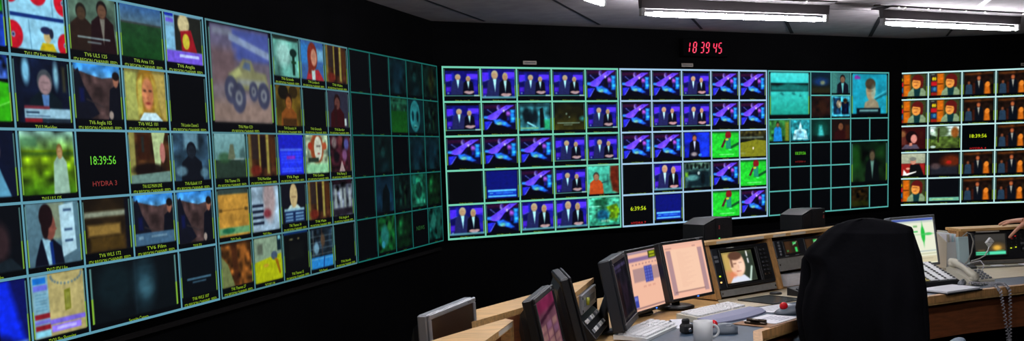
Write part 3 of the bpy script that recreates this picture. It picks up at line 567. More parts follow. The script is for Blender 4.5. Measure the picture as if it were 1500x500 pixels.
def f_pinkapp(p):
    p.fill((238, 184, 158)); p.rect(0, .0, 1, .04, (150, 130, 150)); p.rect(0, .1, 1, .17, (136, 108, 150)); p.rect(.62, .02, .86, .15, (60, 66, 20)); p.rect(.66, .04, .82, .08, (170, 180, 30)); p.rect(.66, .1, .82, .13, (170, 180, 30))
    p.rect(.1, .29, .98, .52, (176, 140, 138)); p.rect(.44, .27, .68, .55, (60, 66, 150))
    for i in range(3):
        for j in range(5): p.rect(.45 + i * .08, .285 + j * .053, .51 + i * .08, .32 + j * .053, (90, 100, 190))
    p.rect(.0, .74, .14, .94, (60, 70, 160)); p.rect(.02, .76, .12, .82, (110, 120, 200))
    for k in range(8): p.rect(.1 + k * .1, .21, .15 + k * .1, .23, (150, 110, 120), .8)
    for k in range(3): p.rect(.35 + k * .14, .6, .44 + k * .14, .63, (220, 160, 140)); 
    p.rect(0, .95, 1, .97, (120, 90, 100)); p.rect(.0, .3, .03, .7, (200, 150, 140))
def f_pinkdoc(p):
    p.fill((240, 184, 160)); p.rect(.05, .12, .16, .94, (176, 140, 144)); p.rect(.84, .12, .95, .94, (176, 140, 144)); p.rect(.17, .1, .83, .88, (244, 200, 172)); p.rect(0, 0, 1, .05, (232, 180, 160))
    for k in range(24): p.rect(.3, .16 + k * .028, .42 + .3 * ((k * 37 % 10) / 10), .165 + k * .028, (222, 170, 148), .8)
    p.rect(.1, .885, .86, .9, (120, 90, 90)); p.rect(.04, .07, .2, .09, (190, 140, 130)); p.rect(.72, .07, .8, .09, (190, 140, 130))
def f_rows(p):
    p.fill((96, 62, 72)); p.rect(0, 0, 1, .16, (112, 34, 66), 1, 4); p.line((.1, .24), (1, .16), .025, (50, 20, 36))
    for k in range(7):
        for j in range(3): p.rect(.04 + j * .32, .3 + k * .1, .3 + j * .32, .38 + k * .1, ((140, 104, 98), (116, 82, 102), (130, 98, 90))[(k * 2 + j) % 3])
    p.blotch(70, 6, .12)
def f_dimapp(p):
    p.fill((30, 26, 36)); p.rect(0, .06, 1, .12, (80, 70, 110)); p.rect(0, .14, .6, .18, (60, 50, 80)); p.rect(.1, .3, .3, .9, (60, 34, 34), .8, 4); p.rect(.35, .4, .8, .8, (50, 34, 50), .8, 6); p.rect(0, .93, 1, .96, (120, 110, 90), .6); p.rect(.02, .2, .1, .5, (120, 90, 60), .5, 4); p.blotch(71, 8, .3)
def f_wave(p):
    p.fill((236, 238, 214)); p.rect(0, 0, 1, .06, (70, 90, 170)); p.rect(0, .06, 1, .1, (200, 210, 200)); p.ell(.72, .36, .05, .17, (40, 190, 70)); p.ell(.72, .36, .02, .24, (40, 190, 70)); p.ell(.85, .36, .1, .03, (60, 200, 90)); p.rect(.45, .28, .6, .31, (60, 190, 90)); p.rect(.5, .16, .6, .2, (120, 180, 110)); p.rect(.3, .355, 1, .365, (120, 200, 130)); p.rect(0, .72, 1, .74, (160, 180, 180)); p.rect(0, .78, 1, .8, (190, 190, 150)); p.rect(0, .84, 1, .98, (214, 204, 170)); p.rect(.0, .5, .3, .52, (150, 200, 150)); p.rect(.1, .88, .9, .9, (190, 180, 150))
def f_meter(p):
    p.fill((40, 30, 20)); p.rect(0, 0, .4, 1, (70, 44, 26), .7, 6); p.rect(.6, .1, .84, .3, (50, 190, 90)); p.rect(.7, .55, .86, .95, (60, 210, 100)); p.rect(.1, .75, .2, .85, (50, 160, 80)); p.line((.6, .35), (.9, .1), .02, (200, 230, 190))
def f_radio(p):
    p.fill((54, 50, 44)); p.rect(0, .0, 1, .3, (60, 58, 56), .8, 8); p.ell(.74, .66, .22, .2, (150, 110, 50), .7, 10); p.ell(.72, .66, .12, .11, (235, 180, 70), .95, 5); p.rect(.0, .82, 1, .99, (34, 110, 90)); p.rect(.46, .84, 1, .97, (90, 230, 180)); p.rect(.02, .83, .4, .88, (90, 230, 170)); p.rect(.02, .92, .4, .97, (90, 220, 160)); p.rect(.7, .78, .95, .81, (60, 190, 120), .8); p.rect(.1, .74, .3, .8, (150, 110, 60), .6, 4)

def frame_bars(p, x0=.045, x1=.955, y0=.06, y1=.84, col=(120, 170, 160), w=.008, lvl=True):
    p.window(0, 0, 1, 1)
    for x in (x0, x1):
        p.rect(x - w, y0, x + w, y1, col, .8)
        if lvl: p.rect(x - w, y0 + (y1 - y0) * .55, x + w, y1, (150, 190, 30), .85)

STYLES = {   # picture window inside the tile, then the extras
    'P': ((.07, .11, .93, .80), 'strap'), 'S': ((.06, .08, .94, .84), 'bars'), 'F': ((.05, .02, .95, .90), 'bars'),
    'M': ((.07, .05, .93, .88), 'bars'), 'L': ((.05, .0, .95, .83), 'bars'), 'L1': ((.05, .02, .95, .90), 'bars'),
    'B': ((.02, .02, .98, .92), 'none'), 'K': ((0, 0, 1, 1), 'none'), 'KB': ((0, 0, 1, 1), 'thin'), 'D': ((.04, .02, .96, .9), 'thin')}
_cache = {}
def picture_mesh(kind, style, w, h, nx, ny, tint):
    key = (kind, style, round(w, 4), round(h, 4), nx, ny, tuple(tint))
    if key in _cache: return _cache[key]
    fn = globals()['f_' + kind]; (x0, y0, x1, y1), ex = STYLES[style]
    p = Pic(nx, ny); p.c[:] = (5, 8, 11); p.window(x0, y0, x1, y1)
    fn(p, True) if (kind == 'presenters' and style == 'F') else fn(p)
    p.blotch(90 + len(kind), 18, .05); p.blotch(120 + len(kind), 34, .03); p.soften(max(1, nx // 36))
    p.c = 120 * (p.c / 120) ** 1.22
    if ex == 'strap':
        p.window(0, 0, 1, 1); p.rect(0, .81, 1, .828, (120, 190, 180), .9); p.rect(.82, .80, .97, .835, (190, 220, 210), .9); frame_bars(p)
    elif ex == 'bars': frame_bars(p, y1=y1 - .01)
    elif ex == 'thin': frame_bars(p, col=(40, 80, 80), lvl=False)
    if kind == 'presenters' and style == 'F':
        p.window(0, 0, 1, 1); p.rect(.03, .84, .97, .90, (120, 190, 190), .75, 2)
    lin = srgb(np.clip(p.c * np.asarray(tint, float), 0, 255))
    me = grid_mesh('picture', lin, w, h); _cache[key] = me
    return me
def grid_mesh(name, lin, w, h):
    ny, nx = lin.shape[:2]
    xs, zs = np.meshgrid(np.linspace(-w / 2, w / 2, nx), np.linspace(h / 2, -h / 2, ny))
    co = np.stack([xs, np.zeros_like(xs), zs], -1).reshape(-1, 3)
    idx = np.arange(nx * ny).reshape(ny, nx)
    q = np.stack([idx[1:, :-1], idx[1:, 1:], idx[:-1, 1:], idx[:-1, :-1]], -1).reshape(-1, 4)
    me = bpy.data.meshes.new(name)
    me.vertices.add(len(co)); me.vertices.foreach_set('co', co.ravel())
    me.loops.add(q.size); me.loops.foreach_set('vertex_index', q.ravel().astype(np.int32))
    me.polygons.add(len(q)); me.polygons.foreach_set('loop_start', np.arange(0, q.size, 4, dtype=np.int32))
    me.update(calc_edges=True)
    a = me.color_attributes.new('Col', 'FLOAT_COLOR', 'POINT')
    a.data.foreach_set('color', np.concatenate([lin.reshape(-1, 3), np.ones((nx * ny, 1))], 1).ravel().astype(np.float32))
    me.materials.append(M['pic'])
    return me
def screen_picture(kind, w, h, nx, ny, parent, X, name='screen_picture', tint=(1, 1, 1)):
    p = Pic(nx, ny); p.window(0, 0, 1, 1); globals()['f_' + kind](p); p.soften(3 if kind == 'crtface' else 1)
    me = grid_mesh(name, srgb(np.clip(p.c * np.asarray(tint), 0, 255)), w, h)
    o = bpy.data.objects.new(name, me); C.objects.link(o); o.parent = parent; me.transform(X); return o

# ---------------------------------------------------------------- video walls
HS = 1.30; ZB = 0.9589
WL = ['two presenters on a purple stage', ]
DESC = dict(presenters='two suited presenters on a purple stage', stage='a wide shot of a violet stage', grey='a teal crowd scene', dark='a dark subtitled scene', blue='a blue text page', bluetext='a blue page of text', man='a man in an orange shirt', trees='trees and a yellow plant', suit='a man in a dark suit on blue', green='a figure on bright green grass', golf='a golf green', crowd='a dark crowd', sea='boats on a turquoise sea', boy='a bare-shouldered boy', darkman='a man in a dark garden', rings='red ringed discs', two='two people in coats', field='a green field under grey sky', shop='a shopping channel', football='a football pitch', news='a grey-haired newsreader', cliff='a man before a brown cliff', cliffb='a cliff scene with a grey strap', blond='a blond child', farm='a man in yellow fields', room='a gilded room', profile='a dark-haired man in profile', neck='a necklace for sale', truck='a big-wheeled yellow truck', boyor='a boy by an orange post', darkmen='men in a dark room', park='autumn trees in a park', cap='a man in a cap reading', woman='a dark-haired woman', redhead='a red-haired woman', xray='two dim ghostly shapes', black='no picture')
def video_screen(label, pL, pR, cols, rows, tiles, line_col, line_mat_s, cap_mat, res, tint, two_line=False, lw=.0062, cap_h=.0145):
    pL, pR = Vector(pL), Vector(pR); d = pR - pL; W = d.length; yaw = math.atan2(d.y, d.x)
    mid = (pL + pR) / 2
    t = thing('video_wall_screen', label, 'video wall screen', (mid.x, mid.y, ZB), yaw, 'video wall screens')
    MB().box((0, .022, HS / 2), (W - .012, .036, HS + .01)).build('housing', 'blackm', t)
    lm = mat('grid_line_glow', (10, 14, 14), .6, spec=.1, emit=line_col, es=line_mat_s)
    cw, ch = W * .985 / cols, HS / rows; x0 = -W * .985 / 2
    covered = set(); g = MB()
    hseg = {(r, c): True for r in range(rows + 1) for c in range(cols)}; vseg = {(r, c): True for r in range(rows) for c in range(cols + 1)}
    for spec in tiles:
        r, c, kind, style = spec[:4]; sr, sc = (spec[5], spec[6]) if len(spec) > 5 else (1, 1); txt = spec[4] if len(spec) > 4 else None
        for rr in range(r + 1, r + sr):
            for cc in range(c, c + sc): hseg[(rr, cc)] = False
        for rr in range(r, r + sr):
            for cc in range(c + 1, c + sc): vseg[(rr, cc)] = False
        w, h = cw * sc, ch * sr; cx = x0 + (c + sc / 2) * cw; cz = HS - (r + sr / 2) * ch
        me = picture_mesh(kind, style, w, h, int(res[0] * (1 + .5 * (sc - 1))), int(res[1] * (1 + .5 * (sr - 1))), tint)
        o = bpy.data.objects.new('picture_tile', me); C.objects.link(o); o.parent = t; o.location = (cx, 0, cz)
        if kind in DESC: o['label'] = 'picture showing ' + DESC[kind]
        if txt:
            m = MB(); k = ch * .5
            if txt[0] == '@':                                   # studio clock tile
                tm, hy, a, b = txt[1:].split('|')
                lettering(m, tm, 0, .012, ch * .13, cw * .5, 0, 0); plab(m.build('clock_digits', a, o, (0, -.0012, 0)), 'clock digits ' + tm)
                m = MB(); lettering(m, hy, 0, -ch * (.42 if b == 'hydra' else .30), ch * .075, cw * .48, 0, 0); plab(m.build('red_lettering', b, o, (0, -.0012, 0)), 'red lettering')
            elif txt[0] == '#':
                lettering(m, txt[1:], 0, 0, ch * .11, cw * .5, 0, 0); m.build('lettering', ['newsgrn'], o, (0, -.0012, 0))
            else:
                lines = txt.split('|'); n = len(lines)
                for i, ln in enumerate(lines):
                    ww = min(cw * .86, cap_h * .62 * len(ln)) if n == 1 else cw * (.44 if i == 0 else .84)
                    lettering(m, ln, 0, -h / 2 + cap_h * (1.0 + (n - 1 - i) * 1.55) - cap_h * .45, cap_h, ww, 0, 0)
                m.build('caption', [cap_mat], o, (0, -.0012, 0))
    for (r, c), on in hseg.items():
        if on: g.box((x0 + (c + .5) * cw, -.0015, HS - r * ch), (cw + lw, .002, lw * 1.25))
    for (r, c), on in vseg.items():
        if on: g.box((x0 + c * cw, -.0016, HS - (r + .5) * ch), (lw, .0022, ch))
    g.build('grid_lines', [lm], t)
    return t

CLK = '@18:39:56|HYDRA %s|clockyel|hydra'
def row(r, s, names=None):
    out = []
    for c, tk in enumerate(s.split()):
        k, st = tk.split('/'); out.append((r, c, k, st, names[c] if names else None))
    return out
P, S, SF, PF = 'presenters/P', 'stage/S', 'stage/F', 'presenters/F'
T_C1 = (row(0, f'{P} {PF} {P} {P} {SF}', ['TV31 Meridian SE', 'TV32 Meridian N', 'TV33 London', 'TV34 Anglia East', 'TV35 Central E']) +
        row(1, f'{P} {S} grey/M dark/M {P}', ['TV36 Anglia W', 'TV37 Tyne Tees South', 'TV43 ITV2 UK', 'TV44 ITV3 UK', 'TV38 Central South West']) +
        row(2, f'{S} {S} {S} {P} {P}', ['TV39 Channel', 'TV40 Yorkshire', 'TV41 Border', 'TV42 Granada', 'TV45 Yorkshire']) +
        row(3, f'blacktop/KB blue/M {S} {P} man/B', ['TV46 Quad Split', 'TV47 ITV Play', 'TV48 Carlton TV', 'TV49 UTV Wales', 'TV50 Men and']) +
        row(4, f'{PF} {SF} {PF} {PF} trees/B', ['TV51 GM London N', 'TV52 GM London W', 'TV53 GM West', 'TV54 GM Wales', 'TV55 GM South']))
T_C2 = (row(0, f'{S} {S} {P} {S} {S}', ['TV56 Border England', 'TV57 Border Scotland', 'TV58 Meridian South', 'TV59 Granada', 'TV60 West']) +
        row(1, f'{S} {P} {P} {S} {S}', ['TV61 Yorkshire TV West', 'TV62 Anglia South', 'TV63 Tyne North', 'TV64 Central West', 'TV65 Wales']) +
        row(2, f'{S} {S} suit/M green/B golf/B', ['TV66 TTT Main HD', 'TV67 Tyne South', 'TV68 ITV HD', 'TV69 CITV', 'TV70 Sport']) +
        row(3, f'black/KB {PF} crowd/M {S} green/B', ['TV71 Line Fed Main HD', 'TV72 ITV1 Main HD', 'TV73 Feed', 'TV74 UTV', 'TV75 CITV']) +
        row(4, f'black/K blue/M black/K green/B {S}', ['@6:39:56|HYDRA 7|clockyel|hydra', 'TV76 National Radio', None, 'TV77 CITV Plus', 'TV78 STV']))
K = 'black/D'
T_C3 = ([(0, 0, 'sea', 'F', 'Feed One', 2, 2), (0, 2, 'blurcar', 'D', 'Line 1'), (0, 3, 'womantl', 'D', 'Line 2'), (0, 4, 'boy', 'F', 'Feed Two', 2, 2), (1, 2, 'brown', 'D', 'Line 3'), (1, 3, 'collage', 'D', 'Line 4')] +
        row(2, f'shirt/D castle/D tealight/D darkred/D {K} {K}', ['Line 5', 'Line 6', 'Line 7', 'Line 8', 'Line 9', 'Line 10']) +
        [(3, 0, 'black', 'D', 'Studio'), (3, 1, 'black', 'K', '@18:39:56|HYDRA 6|clockgrn|hydradim'), (3, 2, 'black', 'D', 'Studio'), (3, 3, 'black', 'D', 'Studio'), (3, 4, 'darkman', 'F', 'Feed Three', 2, 2)] +
        [(4, c, 'black', 'D', 'Line') for c in range(4)] + row(5, f'{K} {K} {K} {K} brownlot/D {K}', ['Line'] * 6))
T_R1 = (row(0, 'boyor/M boyor/M darkmen/M darkmen/M darkmen/M', ['TV81 Meri', 'TV82 Londo', 'Free START POINT A', 'Free to Scotland STAR', 'Free']) +
        row(1, 'boyor/M boyor/M darkmen/M darkmen/M darkmen/M', ['TV83 Wales', 'TV84 Anglia', 'Free HORIZ MERIDIAN A', 'Free UK CENTRE CARLTON', 'Free']) +
        row(2, 'woman/M park/M black/K darkmen/M darkmen/M', ['TV85 Film UTB', 'TV86 Points', CLK % '4', 'Free to Scotland HORIZ', 'Free']) +
        row(3, 'cap/M blur/M darkmen/M darkmen/M darkmen/M', ['TV87 BSB Wall LTB', 'TV88 Film 2', 'Free HORIZ WALL FCT', 'Free to Scotland START', 'Free']) +
        row(4, 'boyor/M blackteal/D darkmen/M darkmen/M darkmen/M', ['TV89 BSB Wide B', 'Film 23', 'Free HORIZ left wall W', 'Free Left Position MAIN', 'Free']))
def two(a, b='ITV REGION CHANNEL FEED'): return a + '|' + b
T_L1 = (row(0, 'greenblue/L1 rings/L1 two/L field/L shop/L', ['TV10 Sports', 'TV11 ITV Ents Wales', two('TV6 ULS 125'), two('TV6 Area 175'), two('TV6 Anglia')]) +
        row(1, 'football/L1 news/L1 cliff/L blond/L black/L', ['TV12 Sport', 'TV13 Meridian', two('TV6 Anglia 105'), two('TV6 WLS 101'), two('TV6 London Channel 5')]) +
        row(2, 'whites/L1 farm/L1 black/K room/L greyfig/L', ['TV14 Sky', 'TV15 ULS 125', '@18:39:56|HYDRA 3|clockgrn|hydradim', two('TV6 ULS MAIN LINE'), two('TV6 Kaleid 117')]) +
        row(3, 'darkface/L1 profile/L1 lab/L cliffb/L cliff/L1', ['TV16 Film', 'TV17 ITV Like', two('TV6 WLS 172'), two('TV6 Film'), 'TV18 ITV']) +
        [(4, 0, 'bluepres', 'L1', 'TV19 News'), (4, 1, 'neck', 'L1', 'TV20 Sky Shopping'), (4, 2, 'xray', 'L1', 'Security Camera', 1, 2), (4, 4, 'subt', 'L', two('TV6 WLS 107'))])
T_L2 = ([(0, 0, 'truck', 'L1', two('TV6 Main CO'), 2, 2)] + [(0, c, k, 'L', two(n)) for c, k, n in ((2, 'lamp', 'TV6 Granada'), (3, 'redhead', 'TV6 London 6'), (4, 'gold', 'TV6 Wales'))] +
        [(1, c, k, 'L', two(n)) for c, k, n in ((2, 'goldman', 'TV6 Granada 14'), (3, 'black', 'TV6 Granada'), (4, 'womred', 'TV6 Border'))] +
        [(2, c, k, 'L', two(n)) for c, k, n in ((0, 'fieldgrey', 'TV6 Thames 176'), (1, 'gold', 'TV6 Meridian'), (2, 'bluetext', 'TV6 Page'), (3, 'ladyfl', 'TV6 Guides'), (4, 'party', 'TV6 Party 5'))] +
        row(3, 'panel/L1 stripes/L1 bald/L gold/L crowdw/L', ['TV21 Studio', 'TV22 Films', two('TV6 Thames 14'), two('TV6 Main'), two('TV6 Anglia 4')]) +
        row(4, 'tree/L yellow/L1 night/L harbour/L1 black/L', [two('TV6 Thames 27'), 'TV23 WLS 106', two('TV6 Thames 15'), 'TV24 Channel', two('TV6 North')]))
T_L3 = (row(0, 'black/D black/D dimblue/D dimteal/D dimwarm/D', ['London 5', 'Central', 'Anglia', 'Border', 'West']) + row(1, 'black/D black/D dimfield/D mask/D dimfig/D', ['London 6', 'Central 2', 'Feed', 'Film', 'Line']) +
        row(2, 'black/D dimteal/D black/D dimblue/D dimblue/D', ['North', 'Wales', 'South', 'East', 'Line 5']) + row(3, 'black/D bluegrey/D dimfig/D dial/D dimgreen/D', ['Line 6', 'Line 7', 'Line 8', 'Line 9', 'Line 10']) +
        [(4, 0, 'black', 'D', 'Line 11'), (4, 1, 'flowers', 'D', 'Line 12'), (4, 2, 'dimgreen', 'D', 'Line 13'), (4, 3, 'black', 'K', '#NEWS'), (4, 4, 'tealtree', 'D', 'Line 14')])
for T in (T_C1, T_C2, T_C3, T_R1, T_L1, T_L2, T_L3):
    for s_ in T:
        if s_[4]:
            if s_[4][0] == '@':
                a = s_[4][1:].split('|'); want(a[0]); want(a[1])
            elif s_[4][0] == '#': want(s_[4][1:])
            else:
                for ln in s_[4].split('|'): want(ln)
make_texts()

L2L, L3L, L3R = (-1.3799, 5.1094), (-.9483, 6.6759), (-.5098, 8.2407)
uL = (Vector(L3R) - Vector(L2L)).normalized(); L1L = tuple(Vector(L2L) - uL * 1.625)
C1L, C2L, C3L, C3R = (-.485, 8.2981), (.9306, 9.0966), (2.3447, 9.8983), (3.7339, 10.7422)
R1L, R1q = (3.8321, 10.9072), (4.8013, 10.8007); uR = (Vector(R1q) - Vector(R1L)).normalized(); R1R = tuple(Vector(R1L) + uR * 1.625)
video_screen('left wall screen nearest the camera, tiles of red discs, newsreader and necklace', L1L, L2L, 5, 5, T_L1, (108, 174, 196), .72, 'capyel', (100, 80), (.92, 1.0, 1.04), lw=.0078)
video_screen('left wall screen with the double-size picture of a big-wheeled truck', L2L, L3L, 5, 5, T_L2, (92, 150, 160), .66, 'capyel', (72, 58), (.86, .95, .95), lw=.007)
video_screen('dimmest teal screen beside the room corner, mostly empty dark tiles', L3L, L3R, 5, 5, T_L3, (24, 120, 112), .62, 'capdim', (48, 38), (.8, .98, .96), lw=.0065, cap_h=.011)
video_screen('far wall screen just right of the corner, with an orange shirted man at its right', C1L, C2L, 5, 5, T_C1, (120, 214, 184), .9, 'capyel', (64, 52), (.88, .98, 1.05), lw=.0115, cap_h=.0125)
video_screen('far wall screen under the red clock, with bright green grass tiles on its right', C2L, C3L, 5, 5, T_C2, (168, 206, 236), .92, 'capyel', (64, 52), (1, 1, 1.08), lw=.0115, cap_h=.0125)
video_screen('far wall screen with a large turquoise sea picture and many black tiles', C3L, C3R, 6, 6, T_C3, (92, 186, 180), .8, 'capyel', (48, 38), (.82, 1, 1), lw=.0095, cap_h=.0095)
video_screen('right wall screen of warm tiles with a boy and men in a dark room', R1L, R1R, 5, 5, T_R1, (196, 240, 240), .92, 'capyel', (64, 52), (1, 1, 1), lw=.0115, cap_h=.014)

# ---------------------------------------------------------------- room shell
HC = 2.60
def cross2(p, u, q, v):
    d = u.x * v.y - u.y * v.x; w = q - p; return p + u * ((w.x * v.y - w.y * v.x) / d)
uC = (Vector(C3R) - Vector(C1L)).normalized()
def off(p, u): return Vector(p) + Vector((-u.y, u.x)) * .045
pl, pc, pr = off(L3R, uL), off(C2L, uC), off(R1L, uR)
pc1 = off(C3R, uC)
k1 = cross2(pl, uL, pc, uC); k2 = cross2(pc1, uC, pr, uR)
wl0 = k1 - uL * 11.0; wr1 = k2 + uR * 4.6
def wall(name, a, b, m='wall', th=.12, side=1):
    d = (b - a).normalized(); n = Vector((-d.y, d.x)) * side * th
    return struct(MB().prism([a[:], b[:], (b + n)[:], (a + n)[:]], 0, HC + .06).build(name, m))
wall('wall_left', wl0, k1); wall('wall_back', k1, k2); wall('wall_right', k2, wr1)
pe = Vector((wr1.x, wl0.y)); pe2 = Vector((wl0.x, wl0.y))
wall('wall_far_right', wr1, pe); wall('wall_front', pe, pe2)
fl = [wl0[:], k1[:], k2[:], wr1[:], pe[:]]
struct(MB().prism(fl, -.1, 0).build('floor', 'floor'))
cb = MB(); cb.prism(fl, HC, HC + .1)
def joint(a, b, w=.022):
    a, b = Vector(a), Vector(b); d = (b - a).normalized(); n = Vector((-d.y, d.x)) * w / 2
    cb.prism([(a - n)[:], (b - n)[:], (b + n)[:], (a + n)[:]], HC - .0015, HC + .01, 1)
def ext(a, b, t0): a, b = Vector(a), Vector(b); return (a + (b - a) * t0)[:]
J = [((-.499, 7.186), (-.146, 8.413)), ((.334, 7.377), (.762, 8.88)), ((1.469, 8.665), (1.682, 9.45)), ((2.35, 9.216), (2.61, 10.06)), ((3.116, 9.231), (3.496, 10.6)), ((4.145, 10.287), (4.31, 10.8))]
joint(ext(*J[0], -2.2), J[0][1]); joint(ext(*J[1], -1.2), J[1][1]); joint(ext(*J[2], -.6), J[2][1]); joint(ext(*J[3], -1.2), J[3][1], .03); joint(ext(*J[4], -.2), J[4][1], .035); joint(ext(*J[5], -2), J[5][1])
joint((-.72, 6.7), (1.0, 7.55), .006); joint((1.0, 7.55), (3.4, 8.85), .006); joint((3.4, 8.6), (5.6, 9.6), .006)
struct(cb.build('ceiling', ['ceiling', 'joint']))
# ledge line under the left screens
def ledge(name, a, b, zz):
    a, b = Vector(a), Vector(b); d = (b - a).normalized(); n = Vector((d.y, -d.x))
    return struct(MB().prism([(a)[:], (b)[:], (b + n * .02)[:], (a + n * .02)[:]], zz - .02, zz).build(name, 'ledge'))
M['ledge'] = mat('ledge_paint', (15, 13, 13), .9, spec=.05)
ledge('trim_1', wl0 + uL * .1, k1 - uL * .02, ZB - .055)

# ---------------------------------------------------------------- small label plates and the red clock
def on_wall(pa, pb, s, z, out=0.0):
    a, b = Vector(pa), Vector(pb); d = (b - a).normalized(); n = Vector((d.y, -d.x)); p = a + d * s + n * out
    return (p.x, p.y, z), math.atan2(d.y, d.x)
for (pa, pb, s, lab) in ((C1L, C2L, .80, 'small tan label plate above the screen right of the corner'), (C2L, C3L, .75, 'small tan label plate under the red clock'), (R1L, R1q, 1.28, 'small tan label plate above the warm right wall screen')):
    loc, yw = on_wall(pa, pb, s, ZB + HS + .045, -.035)
    t = thing('label_plate', lab, 'label plate', loc, yw, 'screen number plates')
    MB().box((0, .005, 0), (.125, .008, .03), bev=.002).build('plate', 'plate', t); MB().box((0, .0, 0), (.1, .003, .008)).build('print', 'darkgrey', t)
loc, yw = on_wall(C2L, C3R, .92, 2.45, .0)
ck = thing('digital_clock', 'red LED clock reading 18 39 45 on the black wall', 'clock', loc, yw)
MB().box((0, .012, 0), (.50, .064, .15), bev=.006).build('case', 'clockcase', ck)
SEG = {'0': 'abcdef', '1': 'bc', '3': 'abgcd', '4': 'fgbc', '5': 'afgcd', '8': 'abcdefg', '9': 'abcfgd'}
dx = -.185
for pr_ in ('18', '39', '45'):
    for ch in pr_:
        m = MB(); wd, hg, t_ = .032, .043, .0078
        if ch == '1': pass
        Q = {'a': ((-wd / 2, hg), (wd / 2, hg)), 'd': ((-wd / 2, -hg), (wd / 2, -hg)), 'g': ((-wd / 2, 0), (wd / 2, 0)), 'f': ((-wd / 2, 0), (-wd / 2, hg)), 'e': ((-wd / 2, -hg), (-wd / 2, 0)), 'b': ((wd / 2, 0), (wd / 2, hg)), 'c': ((wd / 2, -hg), (wd / 2, 0))}
        for sg in SEG[ch]:
            (xa, za), (xb, zb) = Q[sg]; hor = za == zb; L = (abs(xb - xa) + abs(zb - za)) / 2 - .004; cx, cz = (xa + xb) / 2, (za + zb) / 2; tt = t_
            pts = [(-L, 0), (-L + tt / 2, tt / 2), (L - tt / 2, tt / 2), (L, 0), (L - tt / 2, -tt / 2), (-L + tt / 2, -tt / 2)]
            if not hor: pts = [(b, a) for a, b in pts]
            sh = lambda x, z: x + z * .16
            m.prism([(sh(cx + a, cz + b) + dx + (-.014 if ch == '1' else 0), cz + b) for a, b in pts], -.024, -.0195, 0, 'y')
            m.prism([(sh(cx + a * .75, cz + b * .3) + dx + (-.014 if ch == '1' else 0), cz + b * .3) for a, b in pts], -.0246, -.024, 1 if ch != '1' else 0, 'y')
        m.build('digit', ['redled', 'redcore'], ck)
        dx += .059
    dx += .024

# ---------------------------------------------------------------- ceiling lights
def light(label, a, b, z=2.48):
    a, b = Vector(a), Vector(b); d = b - a; L = d.length; mid = (a + b) / 2
    t = thing('fluorescent_light', label, 'ceiling light', (mid.x, mid.y, HC), math.atan2(d.y, d.x), 'fluorescent lights')
    zt = z - HC
    m = MB(); m.prism([(-.10, -.002), (.10, -.002), (.10, -.010), (.024, -.022), (.016, zt + .034), (-.016, zt + .034), (-.024, -.022), (-.10, -.010)], -L / 2, L / 2, 0, 'x'); m.build('batten', 'fitting', t)
    for s in (-1, 1): MB().box((s * (L / 2 - .015), 0, zt + .012), (.03, .035, .056), bev=.004).build('lamp_holder', 'cap', t)
    MB().lathe([(.007, -L / 2 + .03), (.0155, -L / 2 + .12), (.0165, -L / 2 + .3), (.0165, L / 2 - .3), (.0155, L / 2 - .12), (.007, L / 2 - .03)], (0, 0, zt), 16, 0, 'x').build('tube', 'tube', t)
    return t
d2 = (Vector((4.282, 9.133)) - Vector((2.827, 8.314))).normalized()
light('lit ceiling tube light above the red clock, the longest in view', (.893, 7.267), (2.323, 7.972))
light('lit ceiling tube light at the right, above the warm screen', (2.827, 8.314), tuple(Vector((2.827, 8.314)) + d2 * 1.6))
d3 = Vector((.486 - .606, 6.45 - 6.74)).normalized()
light('lit ceiling tube light cut by the top edge, only its tip showing', tuple(Vector((.606, 6.74)) + d3 * 1.6), (.606, 6.74))
light('added tube light over the left console, unseen, brightening the desk', (-.55, 3.0), (-.15, 4.55))  # this and the next two are unseen lights added to brighten the desk
light('added tube light over the operator chair, unseen, brightening the desk', (1.0, 3.6), (2.4, 4.2))
light('added tube light over the near floor, unseen, extra light for the desk', (.6, 1.2), (2.1, 1.5))
# cable along the battens, ties with painted glints; white strip standing for a reflection
def cable(label, pts, ties):
    t = thing('ceiling_cable', label, 'cable', (pts[0][0], pts[0][1], HC - .012))
    o = Vector((pts[0][0], pts[0][1], HC - .012)); P = [Vector(p) - o for p in pts]
    MB().tube(P, .005, 6).build('wire', 'wirem', t)
    tot = len(P) - 1
    for u in ties:
        i = min(int(u * tot), tot - 1); q = P[i].lerp(P[i + 1], u * tot - i); MB().box(q - Vector((0, .004, .005)), (.014, .012, .012), bev=.003).build('cable_tie', 'tie', t)
    for u in (.0, .62):
        i = min(int(u * tot), tot - 1); q = P[i].lerp(P[i + 1], u * tot - i); MB().box(q, (.05, .022, .014), bev=.004).build('clamp', 'wirem', t)
cable('dark cable run beside the longest ceiling light', [(1.45, 7.40, 2.588), (1.70, 7.52, 2.586), (2.06, 7.70, 2.584), (2.34, 7.835, 2.588)], [.72])
cable('dark cable with glint-painted ties beside the right ceiling light', [(2.73, 8.12, 2.588), (3.1, 8.31, 2.583), (3.5, 8.53, 2.582), (3.9, 8.75, 2.582), (4.4, 9.03, 2.586)], [.13, .17, .31, .38, .54, .66, .88])
t = MB().box((3.556, 8.215, HC - .006), (.41, .04, .012), (0, 0, math.atan2(.393, .1)), bev=.003).build('reflection_strip', 'refl_strip')  # solid white strip in place of a reflection on the ceiling
tag(t, 'short white strip painted as a reflection on the ceiling behind the right tube light', 'painted reflection')

